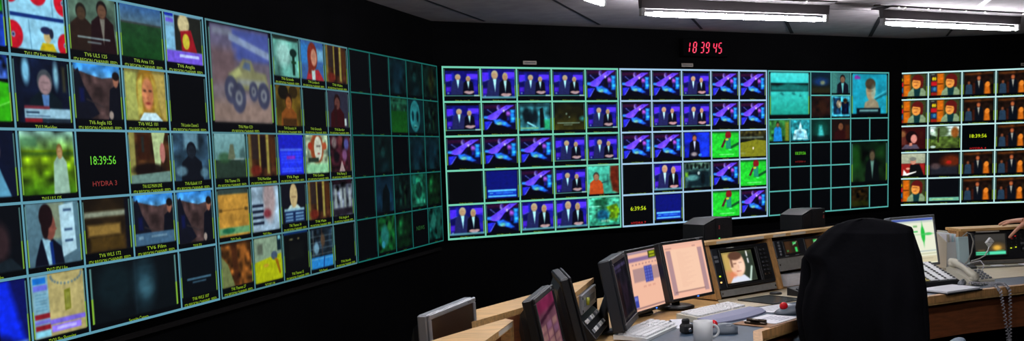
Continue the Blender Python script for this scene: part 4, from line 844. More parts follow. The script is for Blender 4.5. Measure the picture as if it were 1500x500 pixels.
# ---------------------------------------------------------------- control desk
FE = [(.62, 2.3), (.93, 4.0), (1.13, 4.93), (1.45, 5.31), (1.80, 5.59), (2.19, 5.83), (2.56, 6.04), (2.945, 6.215), (3.7, 6.48), (4.5, 6.62)]
BK = [(4.6, 8.0), (3.3, 7.95), (2.2, 7.62), (1.05, 6.9), (.25, 6.0), (-.35, 4.9), (-.66, 3.9), (-.70, 2.3)]
BB = [(.10, 2.3), (.42, 4.2), (.64, 5.08), (.85, 5.36), (1.10, 5.64), (1.33, 5.72), (1.78, 5.98), (2.3, 6.25), (2.6, 6.39), (2.95, 6.55), (3.7, 6.80), (4.5, 6.95)]
desk = thing('control_desk', 'curved wooden control desk with blue inlaid top running across the room', 'desk', (1.0, 5.0, 0))
OD = Vector((1.0, 5.0))
def rel(P): return [(p[0] - OD.x, p[1] - OD.y) for p in P]
def inset(P, d):
    out = []
    for i, p in enumerate(P):
        a = Vector(P[max(i - 1, 0)]); b = Vector(P[min(i + 1, len(P) - 1)]); t_ = (b - a).normalized(); out.append((p[0] - t_.y * d, p[1] + t_.x * d))
    return out
MB().prism(rel(FE + BK), .70, .744).build('worktop', 'wood', desk)
FI = inset(FE, .035)
MB().prism(rel(FI + BB[::-1]), .744, .750).build('blue_inlay', 'blue_lino', desk)
MB().prism(rel(BB[4:] + [(4.5, 7.42), (3.06, 7.26), (2.47, 7.07), (1.137, 5.985)]), .744, .752).build('cream_shelf', 'laminate', desk)
def strip(P, d0, d1, z0, z1, m, name):
    mb = MB(); A, B = inset(P, d0), inset(P, d1); mb.prism(rel(A + B[::-1]), z0, z1); return mb.build(name, m, desk)
strip(FE, -.006, .034, .712, .752, 'woodside', 'edging')
plab(strip(FE[2:], .05, .075, .50, .70, 'redwood', 'front_panel'), 'reddish brown front panel')
strip(FE[2:], .30, .32, .0, .70, 'blackm', 'rear_panel')
plab(strip(FE[:3], .05, .075, .0, .70, 'redwood', 'side_panel'), 'reddish brown panel facing the chair')
for (x, y, a) in ((-.55, 2.6, 0), (-.3, 4.6, .3), (.7, 6.2, .7), (2.0, 7.3, .5), (3.9, 7.6, .1)):
    MB().box((x - OD.x, y - OD.y, .35), (.5, .04, .70), (0, 0, a + 1.2)).build('leg_panel', 'blackm', desk)

# ---------------------------------------------------------------- equipment turrets
def tiltm(deg, piv=(0, 0, 0)): p = Vector(piv); return Matrix.Translation(p) @ Matrix.Rotation(-R(deg), 4, 'X') @ Matrix.Translation(-p)
TC = (1.367, 6.191, .752); TY = R(39.6)
tur = thing('equipment_turret', 'wooden equipment turret with label tapes behind the blue desk, centre', 'equipment turret', TC, TY, 'desk equipment turrets')
prof = [(0, 0), (.37, 0), (.37, .30), (.089, .30)]
for k, x in enumerate((-.285, .285, .855, 1.40)): MB().prism(prof, x - .0225, x + .0225, 0, 'x').build('side_post', 'woodside', tur)
MB().prism([(.070, .30), (.15, .30), (.15, .319), (.070, .319)], -.31, 1.43, 0, 'x').build('top_board', 'wood', tur)
MB().prism([(.15, .30), (.39, .30), (.39, .306), (.15, .306)], -.31, 1.43, 0, 'x').build('rear_shelf', 'blackm', tur)
MB().box((.5575, .362, .15), (1.665, .012, .30)).build('back_panel', 'blackm', tur)
m = MB().box((1.1275, .20, .15), (.50, .1, .29)); m.build('blanking_plate', 'blackm', tur)
for x0, x1 in ((-.22, .21), (.30, .42), (.47, .62)): plab(MB().box(((x0 + x1) / 2, .0692, .3095), (x1 - x0, .002, .014)).build('label_tape', 'label', tur), 'whitish label tape')
# rack video monitor in the left bay
X = tiltm(16.5)
crt = thing('rack_video_monitor', 'black rack monitor showing a man in white shirt, in the centre turret', 'video monitor', TC, TY)
def tb(): m = MB(); m.X = X; return m
W0, V0, V1 = .258, .052, .288
tb().box((0, .02, (V0 + V1) / 2), (2 * W0, .04, V1 - V0), bev=.006).build('front_panel', 'darkgrey', crt)
m = tb(); m.box((0, .14, (V0 + V1) / 2 - .01), (.47, .2, .18), bev=.01); m.build('body', 'blackm', crt)
m = tb(); cx0, cx1, v0, v1 = -.19, .115, V0 + .02, V1 - .024
for a in ((((cx0 + cx1) / 2), v1 + .008, cx1 - cx0 + .03, .016), (((cx0 + cx1) / 2), v0 - .008, cx1 - cx0 + .03, .016)): m.box((a[0], -.006, a[1]), (a[2], .014, a[3]), bev=.003)
for xx in (cx0 - .008, cx1 + .008): m.box((xx, -.006, (v0 + v1) / 2), (.016, .014, v1 - v0 + .03), bev=.003)
m.build('screen_bezel', 'black', crt)
tb().box(((cx0 + cx1) / 2, .0, (v0 + v1) / 2), (cx1 - cx0, .004, v1 - v0)).build('tube_face', 'blackm', crt)
screen_picture('crtface', .27, v1 - v0 - .014, 72, 56, crt, X @ Matrix.Translation((-.048, -.003, (v0 + v1) / 2 + .0)), tint=(1.05, 1.05, 1.05))
m = tb(); m.box((.18, -.004, (V0 + V1) / 2), (.09, .01, V1 - V0 - .03), bev=.003); m.build('control_panel', 'black', crt)
for i in range(7):
    for j in range(2): tb().box((.163 + j * .034, -.012, V1 - .04 - i * .024), (.022, .008, .012), bev=.002).build('button', 'darkgrey' if i < 6 else 'brass', crt)
for xx, vv, mm in ((-.232, V0 + .075, 'yellowled'), (-.234, V0 + .04, 'orangeled')): tb().box((xx, -.002, vv), (.01, .006, .008), bev=.001).build('indicator', mm, crt)
for vv in (V1 - .05, V1 - .075): tb().box((-.232, -.002, vv), (.03, .004, .014)).build('sticker', 'midgrey', crt)
plab(tb().box((-.09, -.002, V1 - .009), (.06, .004, .010)).build('name_label', 'label', crt), 'small white label')
t = thing('blank_rack_panel', 'grey blank panel under the rack video monitor', 'rack panel', TC, TY, 'blank rack panels')
tb().box((0, .005, .028), (.50, .006, .038), bev=.001).build('plate', 'blank', t)
for s in (-1, 1): tb().lathe([(.005, -.001), (.005, .003)], (s * .24, 0, .028), 10, 0, 'y').build('screw', 'brass', t)
# second bay: twin level meters, blank panel, white box
x2 = .57
met = thing('twin_display_unit', 'black rack unit with two small green lit displays, right of the rack monitor', 'display unit', TC, TY)
tb().box((x2, .02, .237), (.51, .04, .108), bev=.005).build('front_panel', 'darkgrey', met)
tb().box((x2, .10, .235), (.46, .12, .09)).build('body', 'blackm', met)
for c in (-.10, .11):
    tb().box((x2 + c, -.003, .24), (.155, .008, .088), bev=.003).build('display_bezel', 'black', met)
    screen_picture('meter', .135, .072, 30, 20, met, X @ Matrix.Translation((x2 + c, -.008, .24)), 'display')
for i in range(5): tb().lathe([(.007, -.008), (.007, .002)], (x2 - .215, 0, .275 - i * .018), 12, 0, 'y').build('knob', 'midgrey', met)
for c in (-.16, -.06, .05): tb().box((x2 + c, -.003, .19), (.03, .006, .006)).build('button', 'midgrey', met)
t = thing('blank_rack_panel', 'grey blank panel under the two green displays', 'rack panel', TC, TY, 'blank rack panels')
tb().box((x2, .006, .142), (.50, .006, .076), bev=.001).build('plate', 'blank', t)
for s in (-1, 1): tb().lathe([(.005, -.001), (.005, .004)], (x2 + s * .24, 0, .142), 10, 0, 'y').build('screw', 'brass', t)
t = thing('paper_stack', 'small stack of white cards in the dark slot below the grey panel', 'cards', (TC[0], TC[1], TC[2]), TY)
for i in range(5): MB().box((x2 - .06 + .002 * (i % 2), .10 + .002 * i, .009 + i * .014), (.26, .15, .0135), (0, 0, .01 * (i % 3))).build('card_pack', 'paper', t)

# loudspeakers on the turret
def speaker(loc, yaw, label, mirror, x=0):
    t = thing('loudspeaker', label, 'loudspeaker', loc, yaw, 'loudspeakers on the turret')
    s = -1 if mirror else 1
    m = MB(); pf = [(-.115, 0), (.115, 0), (.115, .130), (-.026, .130), (-.115, .098)]
    m.prism(pf, 0, .17, 0, 'y'); m.build('cabinet', 'black', t)
    m = MB(); m.prism([(-.022, .008), (.108, .008), (.108, .122), (-.022, .122)], -.008, 0, 0, 'y'); m.build('grille', 'grille', t)
    MB().prism([(-.109, .008), (-.031, .008), (-.031, .117), (-.109, .092)], -.006, 0, 0, 'y').build('side_grille', 'grille', t)
    bx = .09 if mirror else .0
    plab(MB().box((bx, -.0095, .078), (.008, .003, .022)).build('badge', M['badge'], t), 'small red badge')
    plab(MB().box((bx if mirror else .0, -.0095, .014 if not mirror else .104), (.008, .003, .005)).build('power_light', 'greenled' if not mirror else 'label', t), 'tiny power light')
M['badge'] = mat('red_badge', (130, 50, 50), .4)
def tw(x, y, z): c, s = math.cos(TY), math.sin(TY); return (TC[0] + x * c - y * s, TC[1] + x * s + y * c, TC[2] + z)
speaker(tw(-.075, .175, .3065), TY - R(4), 'black loudspeaker at the left end of the centre turret, behind the pink monitors', False)
speaker(tw(.855, .175, .3065), TY - R(2), 'black loudspeaker on the centre turret beside the draped chair', True)

# ---------------------------------------------------------------- flat monitors
def monitor(label, base, yaw, tilt, w, h, kind, body='black', rim=.016, depth=.045, bulge=None, tint=(1, 1, 1), led=None, res=(70, 56), stand=True, group='desk monitors', standbase=None, chin=.0, zpos=None, foot=.10):
    """base = bottom centre of the lit picture, world; picture w x h"""
    zt = .751
    t = thing('monitor', label, 'monitor', (base[0], base[1], zt), yaw, group)
    zb = base[2] - zt; X = Matrix.Translation((0, 0, zb)) @ Matrix.Rotation(-R(tilt), 4, 'X')
    def nb(): m = MB(); m.X = X; return m
    m = nb()
    m.box((0, depth / 2 + .002, h / 2 - chin / 2), (w + 2 * rim, depth - .004, h + 2 * rim + chin), bev=.006); m.build('casing', body, t)
    m = nb(); yy = -.001
    m.box((0, yy, h + rim / 2), (w + 2 * rim, .010, rim), bev=.003); m.box((0, yy, -rim / 2 - chin / 2), (w + 2 * rim, .010, rim + chin), bev=.003)
    for s in (-1, 1): m.box((s * (w + rim) / 2, yy, h / 2), (rim, .010, h + .002), bev=.003)
    m.build('bezel', body, t)
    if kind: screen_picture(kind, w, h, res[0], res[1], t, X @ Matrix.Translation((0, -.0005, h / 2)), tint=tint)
    else: nb().box((0, .0, h / 2), (w, .003, h)).build('dark_screen', 'offscreen', t)
    if bulge:
        m = nb(); b = bulge
        def ring(sx, z0, z1, y): return [(-sx, y, z0), (sx, y, z0), (sx, y, z1), (-sx, y, z1)]
        m.loft([ring(w * .46, .01, h - .005, depth - .003), ring(w * .42, .03, h - .03, depth + b * .5), ring(w * .3, .07, h - .09, depth + b)], smooth=False); m.build('rear_housing', 'darkgrey' if body != 'silver' else 'black', t)
    if led: nb().box((w * .1, -.007, -rim / 2 - chin / 2), (.012, .003, .005)).build('power_light', led, t)
    plab(nb().box((w * .38, -.0066, h + rim * .55), (.028, .002, .006)).build('maker_plate', 'midgrey', t), 'small grey plate') 
    if stand:
        hc = X @ Vector((0, depth, h * .42)); bz = .012
        by = max(hc.y + .04, .09)
        m = MB(); m.lathe([(foot, 0), (foot, .008), (foot - .015, .014)], (0, by, 0), 28); m.build('foot', body, t)
        m = MB(); m.tube([(0, by, .01), (0, by + .005, hc.z * .6), (0, hc.y + .02, hc.z), (0, hc.y - .004, hc.z)], .022, 10); m.build('stand_neck', body, t)
    return t
Y = R
monitor('black monitor with a pink application page and blue key grid', (.714, 5.546, .788), Y(57), 8.8, .378, .298, 'pinkapp', led='blueled', tint=(1.02, 1.02, 1.02), res=(90, 72))
monitor('black monitor with a pink document page between grey bars', (.9515, 5.703, .822), Y(46.5), 13.0, .364, .285, 'pinkdoc', led='blueled', tint=(1.02, 1.02, 1.02), res=(90, 72))
monitor('dark monitor with a dim reddish page, left of the pink application', (.545, 5.013, .818), Y(75.6), 11.3, .345, .276, 'dimapp', 'darkgrey', rim=.024, depth=.06, tint=(.7, .7, .7), chin=.006, foot=.06)
# left arm
monitor('black monitor with magenta and brown table rows, edge on', (.166, 3.86, .79), Y(79), 11, .376, .30, 'rows', 'black', rim=.02, depth=.04, bulge=.05, tint=(.95, .9, .95), foot=.07)
monitor('black monitor seen from behind, between the table rows and the grey rack unit', (.285, 4.30, .79), Y(93), 13, .33, .325, 'dimapp', 'black', rim=.016, depth=.04, bulge=.03, tint=(.6, .6, .6), foot=.07)
monitor('silver edged monitor with a switched off screen, wood reflection painted in, at the far left', (-.198, 3.69, .776), Y(72), 2, .404, .294, None, 'silver', rim=.018, depth=.04, bulge=.07)
# right
monitor('grey monitor showing a green waveform on a cream page', (2.630, 7.02, .80), Y(28), 9.5, .376, .298, 'wave', 'midgrey', rim=.017, depth=.05, res=(80, 64))
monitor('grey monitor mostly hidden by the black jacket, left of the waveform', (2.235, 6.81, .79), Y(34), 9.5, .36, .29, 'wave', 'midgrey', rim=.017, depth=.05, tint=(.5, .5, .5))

# ---------------------------------------------------------------- left turrets
A_, B_, C_, D_ = (-.16, 3.84), (.270, 4.60), (.385, 5.11), (-.162, 4.138)
tl = thing('equipment_turret', 'long wooden turret on the left arm, behind the black monitors', 'equipment turret', (A_[0], A_[1], .745), 0, 'desk equipment turrets')
q = lambda p: (p[0] - A_[0], p[1] - A_[1])
MB().prism([q(A_), q(B_), q(C_), q(D_)], .235, .258).build('top_board', 'wood', tl)
def slab(a, b, th, z0, z1, m, name, par):
    a, b = Vector(a), Vector(b); d = (b - a).normalized(); n = Vector((-d.y, d.x)) * th
    return MB().prism([a[:], b[:], (b + n)[:], (a + n)[:]], z0, z1).build(name, m, par)
plab(slab(q(A_), q(B_), .02, 0, .235, 'redwood', 'front_panel', tl), 'reddish brown front')
slab(q(D_), q(A_), .02, 0, .235, 'woodside', 'end_panel', tl)
slab(q(C_), q(D_), .015, 0, .235, 'blackm', 'back_panel', tl)
m = MB(); bx, by = q(B_); m.prism([(bx - .03, by - .012), (bx + .004, by - .006), (bx + .014, by + .036), (bx - .026, by + .04)], 0, .235); m.build('side_post', 'wood', tl)
# rack units facing the chair at the right end of that turret
eyaw = math.atan2(C_[1] - B_[1], C_[0] - B_[0]); en = Vector((math.sin(eyaw), -math.cos(eyaw)))
em = (Vector(B_) + Vector(C_)) / 2 + en * .012 + Vector((math.cos(eyaw), math.sin(eyaw))) * .03
ru = thing('rack_unit', 'light grey rack unit with a round yellow knob, at the end of the left turret', 'rack unit', (em.x, em.y, .745), eyaw)
MB().box((0, .03, .188), (.42, .06, .086), bev=.003).build('front_panel', 'silver', ru)
MB().box((0, .0, .188), (.30, .004, .03)).build('stripe', 'midgrey', ru)
MB().lathe([(.016, -.014), (.016, 0)], (-.08, 0, .188), 16, 0, 'y').build('knob', 'yellowknob', ru) if 'yellowknob' in M else None
M['yellowknob'] = mat('yellow_green_knob', (150, 150, 30), .4)
MB().lathe([(.018, -.014), (.018, 0)], (-.09, 0, .19), 16, 0, 'y').build('knob', 'yellowknob', ru)
for s in (-1, 1):
    for z_ in (.16, .216): MB().lathe([(.006, -.003), (.006, .001)], (s * .195, 0, z_), 10, 0, 'y').build('screw', 'black', ru)
kp = thing('key_panel', 'black panel with white keys below the light grey rack unit', 'key panel', (em.x, em.y, .745), eyaw)
mk = MB(); mk.X = Matrix.Translation((0, -.02, .09)) @ Matrix.Rotation(R(-38), 4, 'X'); mk.box((0, .02, 0), (.41, .04, .13), bev=.004); mk.build('panel', 'black', kp)
for i in range(8):
    for j in range(2):
        mk = MB(); mk.X = Matrix.Translation((0, -.02, .09)) @ Matrix.Rotation(R(-38), 4, 'X'); mk.box((-.17 + i * .048, -.004, -.03 + j * .05), (.028, .008, .020), bev=.003); mk.build('key', 'keywhite' if (i + j) % 3 else 'midgrey', kp)
# near-left turret, only its top and corner post in frame
ta = thing('equipment_turret', 'nearest wooden turret top at the bottom edge, in front of the silver monitor', 'equipment turret', (-.04, 3.75, .745), 0, 'desk equipment turrets')
qa = lambda p: (p[0] + .04, p[1] - 3.75)
PA = [(-.20, 2.85), (.0, 3.74), (-.028, 3.785), (-.235, 3.42), (-.40, 3.10)]
MB().prism([qa(p) for p in PA], .255, .278).build('top_board', 'wood', ta)
slab(qa((-.028, 3.785)), qa((-.235, 3.42)), .02, 0, .255, 'redwood', 'back_panel', ta)
m = MB(); m.prism([qa((-.012, 3.70)), qa((.0, 3.74)), qa((-.026, 3.78)), qa((-.06, 3.72))], 0, .255); m.build('side_post', 'wood', ta)
plab(MB().prism([qa((-.0515, 3.52)), qa((-.0065, 3.72)), qa((-.0045, 3.7195)), qa((-.0495, 3.5195))], .259, .275).build('label_tape', 'label', ta), 'grey label tape')
slab(qa((-.13, 3.0)), qa((-.08, 3.6)), .02, 0, .255, 'blackm', 'inner_panel', ta)
slab(qa((-.40, 3.10)), qa((-.20, 2.85)), .02, 0, .255, 'redwood', 'end_panel', ta)

# ---------------------------------------------------------------- keyboards, mug and desk clutter
def keyboard(label, loc, yaw, w, d, z0, z1, kmat, bmat, rest=None, rows=5, cols=15, segs=None):
    t = thing('keyboard', label, 'keyboard', loc, yaw, None)
    sl = math.atan2(z1 - z0, d); m = MB()
    m.prism([(-d / 2, 0), (d / 2, 0), (d / 2, z1), (-d / 2, z0)], -w / 2, w / 2, 0, 'x'); m.build('body', bmat, t)
    kd = d - (.02 if not rest else .06); y0 = -d / 2 + (.01 if not rest else .05)
    if rest:
        m = MB(); n = 18; rings = []
        for i in range(n + 1):
            u = i / n * 2 - 1; x = u * (w / 2 + .006); bl = .055 + .03 * (1 - u * u); rings.append([(x, -d / 2 + .042, .003), (x, -d / 2 + .042, z0 + .004), (x, -d / 2 - bl * .55, z0 + .001), (x, -d / 2 - bl, .008), (x, -d / 2 - bl, .001)])
        m.loft(rings, smooth=False); m.build('wrist_rest', rest, t)
    for r in range(rows):
        m = MB(); yy = y0 + (r + .5) * kd / rows; zz = z0 + (z1 - z0) * ((yy + d / 2) / d)
        for seg0, seg1 in (segs or [(0, 1)]):
            n = max(1, int(cols * (seg1 - seg0))); L = (w - .03) * (seg1 - seg0); xs = -w / 2 + .015 + (w - .03) * seg0
            for c in range(n):
                kw = L / n; m.box((xs + (c + .5) * kw, yy, zz + .004), (kw * .84, kd / rows * .8, .012), (sl, 0, 0), bev=.002)
        m.build('key_row', kmat, t)
    return t
k = keyboard('beige curved keyboard with lavender wrist rest in front of the pink document', (1.025, 5.43, .750), R(46), .46, .17, .020, .036, 'keywhite', 'beige', 'wristrest', 5, 18, [(0, .70), (.73, 1)])
k = keyboard('white keyboard at the bottom edge, left of the mug', (.625, 5.005, .750), R(62), .45, .165, .012, .022, 'keywhite', 'white', None, 5, 18, [(0, .62), (.65, .8), (.83, 1)])
mug = thing('mug', 'white mug with its handle on the right, on the blue desk', 'mug', (.825, 4.695, .750))
mm = MB(); mm.lathe([(.036, 0), (.041, .004), (.042, .05), (.0425, .096), (.0395, .096), (.039, .05), (.036, .010), (.0, .010)], (0, 0, 0), 32, 0, 'z', cap=False); mm.quad([(.036 * math.cos(a), .036 * math.sin(a), .0005) for a in np.linspace(0, 2 * math.pi, 32, endpoint=False)]); mm.build('cup', 'white', mug)
hp = [(.039 + .028 * math.sin(a), -.004, .05 - .028 * math.cos(a)) for a in np.linspace(.0, math.pi, 12)]
MB().tube([(p[0], p[1], p[2]) for p in hp], .0058, 8).build('handle', 'white', mug)
plab(MB().lathe([(.0, .086), (.0385, .086)], (0, 0, 0), 24, 0, 'z', cap=False).build('drink', M['coffee'], mug), 'dark drink') if 'coffee' in M else None

def trackball(label, loc, yaw):
    t = thing('trackball_mouse', label, 'trackball', loc, yaw, 'trackballs with red balls')
    rings = []
    for i in range(9):
        u = i / 8; x = -.075 + .15 * u; hw = .045 * math.sqrt(max(.05, 1 - (2 * u - 1) ** 2 * .85)); hh = .012 + .036 * math.sin(math.pi * min(1, (1 - u) * .75 + .2))
        rings.append([(x, hw * math.cos(a), max(0, hh * math.sin(a))) for a in np.linspace(0, math.pi, 12)] )
    m = MB(); m.loft(rings); m.build('shell', 'graynoise', t)
    MB().ball((-.035, -.008, .042), .021, 20).build('ball', 'redball', t)
    MB().box((.03, .02, .036), (.03, .012, .006), bev=.002).build('button', 'silver', t); MB().box((.03, -.02, .036), (.03, .012, .006), bev=.002).build('button', 'silver', t)
trackball('grey trackball with red ball just right of the mug', (.948, 4.925, .750), R(-12))
trackball('grey trackball with red ball beside the draped chair, behind the clipboard', (1.39, 5.425, .751), R(10))
# clipboard
cbd = thing('clipboard', 'brown clipboard with white papers and a dark clip near the desk corner', 'clipboard', (1.232, 5.205, .750), R(48))
MB().box((0, 0, .003), (.33, .205, .006), bev=.002).build('board', 'board', cbd)
MB().box((.035, .004, .0078), (.235, .175, .003)).build('paper', 'paper', cbd)
m = MB()
for i in range(5): m.box((.06, -.05 + i * .022, .0095), (.10, .006, .0003))
m.build('writing', 'wristrest', cbd)
m = MB(); m.box((-.125, 0, .012), (.03, .11, .012), bev=.004); m.tube([(-.115, -.05, .022), (-.115, .05, .022)], .008, 10); m.box((-.135, 0, .022), (.03, .05, .006), (0, .5, 0), bev=.002); m.build('clip', 'brass', cbd)
# papers / small gear
def sheet(label, loc, yaw, w, d, n=1, name='paper_sheet'):
    t = thing(name, label, 'paper', loc, yaw)
    mb = MB(); nx = 8; rows_ = []
    mb.box((0, 0, .001), (w, d, .002)); mb.build('page', 'paper', t)
    m2 = MB()
    for i in range(6): m2.box((-w * .05, d * .34 - i * d * .12, .0023), (w * .7, d * .02, .0004))
    m2.build('print', 'midgrey', t); return t
sheet('white paper sheet lying on the cream shelf behind the red trackball', (1.385, 5.62, .752), R(36), .30, .16)
t = thing('paper_scrap', 'folded white card scrap behind the mug', 'paper', (.80, 5.14, .750), R(30))
m = MB(); m.quad([(-.05, -.03, .0), (.05, -.035, .002), (.045, .03, .03), (-.04, .035, .035)]); m.quad([(-.04, .035, .035), (.045, .03, .03), (.06, .06, .002), (-.05, .065, .0)]); m.build('card', 'paper', t)
gx = thing('charger_cradle', 'small black desk gadget with a shiny button, left of the mug', 'gadget', (.795, 4.95, .750), R(20))
MB().box((0, 0, .022), (.05, .06, .044), bev=.008).build('body', 'black', gx); MB().lathe([(.010, -.034), (.010, -.028)], (0, 0, .02), 14, 0, 'y').build('button', 'chrome', gx); MB().box((0, .01, .052), (.036, .022, .03), bev=.006).build('holder', 'black', gx)
ins = thing('inset_panel', 'dark glass panel set in the cream shelf below the rack monitor', 'panel', (1.415, 5.925, .752), R(36))
MB().box((0, 0, .002), (.25, .235, .004), bev=.001).build('glass', 'darkglass', ins)
fm = MB()
for s in (-1, 1): fm.box((s * .128, 0, .003), (.006, .24, .006)); fm.box((0, s * .12, .003), (.26, .006, .006))
fm.build('frame', 'black', ins)
bx = thing('button_box', 'small dark button box with a glowing lamp beside the chair', 'button box', (1.655, 6.10, .752), R(38))
MB().prism([(-.06, 0), (.06, 0), (.06, .045), (-.06, .018)], -.09, .09, 0, 'x').build('case', 'black', bx)
for i in range(4):
    for j in range(2): MB().box((-.06 + i * .035, -.03 + j * .035, .027 + j * .008), (.024, .022, .014), (.22, 0, 0), bev=.003).build('button', 'darkgrey', bx)
MB().ball((.065, -.01, .034), .012, 12).build('lamp', 'orangeled', bx)
t = thing('jar_lid', 'round dark lid lying on the cream shelf', 'lid', (1.50, 6.16, .752)); MB().lathe([(.035, 0), (.035, .008), (.03, .012)], (0, 0, 0), 20).build('disc', 'black', t)

# ---------------------------------------------------------------- right desk
TR = (3.04, 7.295, .752); TRY = R(8)
tr = thing('equipment_turret', 'wooden turret at the right holding the black radio unit', 'equipment turret', TR, TRY, 'desk equipment turrets')
pr2 = [(0, 0), (.20, 0), (.20, .225), (.032, .225)]
for x in (.0225, .59, 1.15): MB().prism(pr2, x - .0225, x + .0225, 0, 'x').build('side_post', 'woodside', tr)
MB().prism([(.018, .225), (.21, .225), (.21, .243), (.018, .243)], -.01, 1.18, 0, 'x').build('top_board', 'wood', tr)
MB().box((.586, .206, .112), (1.12, .012, .225)).build('back_panel', 'blackm', tr)
plab(MB().box((.58, -.012, .012), (1.15, .012, .024)).build('foot_strip', 'blank', tr), 'grey strip along the foot')
MB().box((.87, .12, .112), (.51, .1, .22)).build('blanking_plate', 'blackm', tr)
X = tiltm(8)
ra = thing('radio_unit', 'black rack unit with a glowing green and orange display under the hand', 'radio unit', TR, TRY)
def xb(): m = MB(); m.X = X; return m
xb().box((.307, .015, .122), (.515, .03, .195), bev=.005).build('front_panel', 'darkgrey', ra); xb().box((.307, .085, .115), (.46, .11, .17)).build('body', 'blackm', ra)
m = xb()
for a in ((.205, .208, .235, .014), (.205, .052, .235, .014)): m.box((a[0], -.004, a[1]), (a[2], .012, a[3]), bev=.003)
for xx in (.086, .324): m.box((xx, -.004, .13), (.014, .012, .17), bev=.003)
m.build('display_bezel', 'black', ra)
screen_picture('radio', .222, .142, 60, 40, ra, X @ Matrix.Translation((.205, -.002, .13)), 'display')
plab(xb().box((.19, -.003, .2175), (.17, .003, .011)).build('label_tape', 'label', ra), 'white label tape')
for i in range(5):
    for j in range(4): xb().lathe([(.007, -.010), (.008, .0)], (.365 + i * .035, 0, .19 - j * .024), 10, 0, 'y').build('button', M['redbtn'] if 'redbtn' in M and (i == 0 and j < 2) else 'black', ra)
for xx, zz, mm in ((.35, .10, 'yellowled'), (.385, .105, 'yellowled'), (.52, .06, 'yellowled'), (.35, .17, 'hydra'), (.385, .18, 'hydra')): xb().box((xx, -.011, zz), (.009, .004, .006)).build('indicator', mm, ra)
for xx in (.45, .47): xb().box((xx, -.003, .05 if xx > .46 else .13), (.045, .004, .012)).build('name_label', 'midgrey', ra)
xb().lathe([(.024, -.018), (.026, 0)], (.455, 0, .09), 20, 0, 'y').build('tuning_knob', 'black', ra)
for xx in (.075,): xb().tube([(xx, -.002, .04), (xx, -.03, .05), (xx, -.03, .19), (xx, -.002, .20)], .004, 8).build('handle', 'darkgrey', ra)

# brochures standing left of the turret, with plug lead
fo = thing('magazine_file', 'grey-white file box stuffed with papers left of the radio unit', 'file', (2.90, 7.27, .752), R(14))
MB().prism([(-.10, 0), (.12, 0), (.12, .235), (.02, .235), (-.10, .17)], -.052, -.048, 0, 'x').build('side', 'beige', fo)
MB().prism([(-.10, 0), (.12, 0), (.12, .235), (.02, .235), (-.10, .17)], .030, .034, 0, 'x').build('side', 'beige', fo)
MB().box((-.009, -.098, .085), (.082, .004, .17)).build('front', 'white', fo); MB().box((-.009, .01, .003), (.082, .21, .006)).build('base', 'white', fo)
for i in range(5): MB().box((-.039 + i * .014, .0, .115), (.005, .18, .215), (0, .03 * (i - 2), 0)).build('booklet', ('paper', 'beige', 'paper', 'envelope', 'paper')[i], fo)
en_ = thing('card_pack', 'pale blue card pack with an orange top, leaning by the radio unit', 'card pack', (2.985, 7.15, .752), R(10))
m = MB(); m.X = Matrix.Rotation(R(-8), 4, 'X'); m.box((0, 0, .105), (.075, .03, .20), bev=.003); m.build('pack', 'envelope', en_)
m = MB(); m.X = Matrix.Rotation(R(-8), 4, 'X'); m.box((-.02, .0, .225), (.022, .02, .04), bev=.004); m.build('tab', 'woodside', en_)
lead = thing('plug_lead', 'white plug hanging on a lead across the radio unit', 'plug', (3.19, 7.235, .905), TRY)
m = MB(); m.prism([(-.028, .0), (.002, .034), (.026, .008), (-.004, -.030)], -.012, .012, 0, 'y'); m.build('plug', 'white', lead)
for s in (-1, 1): MB().box((-.004 + s * .010, -.018, .004), (.005, .016, .004)).build('pin', 'chrome', lead)
MB().tube([(-.004, 0, -.026), (-.01, 0, -.05), (-.035, -.005, -.085), (-.08, -.01, -.105), (-.13, -.03, -.110), (-.16, -.05, -.112)], .0042, 8).build('lead', 'white', lead)
lp = MB().tube([(2.95, 7.09, .965), (2.975, 7.08, .99), (3.0, 7.085, .98), (3.02, 7.09, .93), (3.01, 7.09, .86), (2.985, 7.09, .80), (2.94, 7.08, .76)], .0045, 8).build('cable_loop', 'blank')
tag(lp, 'grey-green cable looped over the pale blue card pack', 'cable')

# multi-line key phone
kx = thing('intercom_panel', 'black key panel with yellow and white button columns below the waveform', 'intercom', (2.425, 6.37, .752), R(14))
Xk = Matrix.Translation((0, 0, 0)) @ Matrix.Rotation(R(0), 4, 'X')
m = MB(); m.prism([(-.17, 0), (.17, 0), (.17, .105), (.12, .118), (-.16, .035)], -.125, .125, 0, 'x'); m.build('body', 'black', kx)
sl = math.atan2(.083, .28)
for c in range(4):
    m = MB(); m.X = Matrix.Translation((-.088 + c * .058, -.02, .0765)) @ Matrix.Rotation(sl, 4, 'X')
    m.box((0, 0, .004), (.050, .265, .008), bev=.002); m.build('label_strip', 'keyyel' if c == 0 else 'keywhite', kx)
    m = MB(); m.X = Matrix.Translation((-.088 + c * .058, -.02, .0765)) @ Matrix.Rotation(sl, 4, 'X')
    for r_ in range(10): m.box((.015, -.119 + r_ * .0262, .0095), (.015, .014, .006), bev=.002)
    m.build('key_column', 'black', kx)
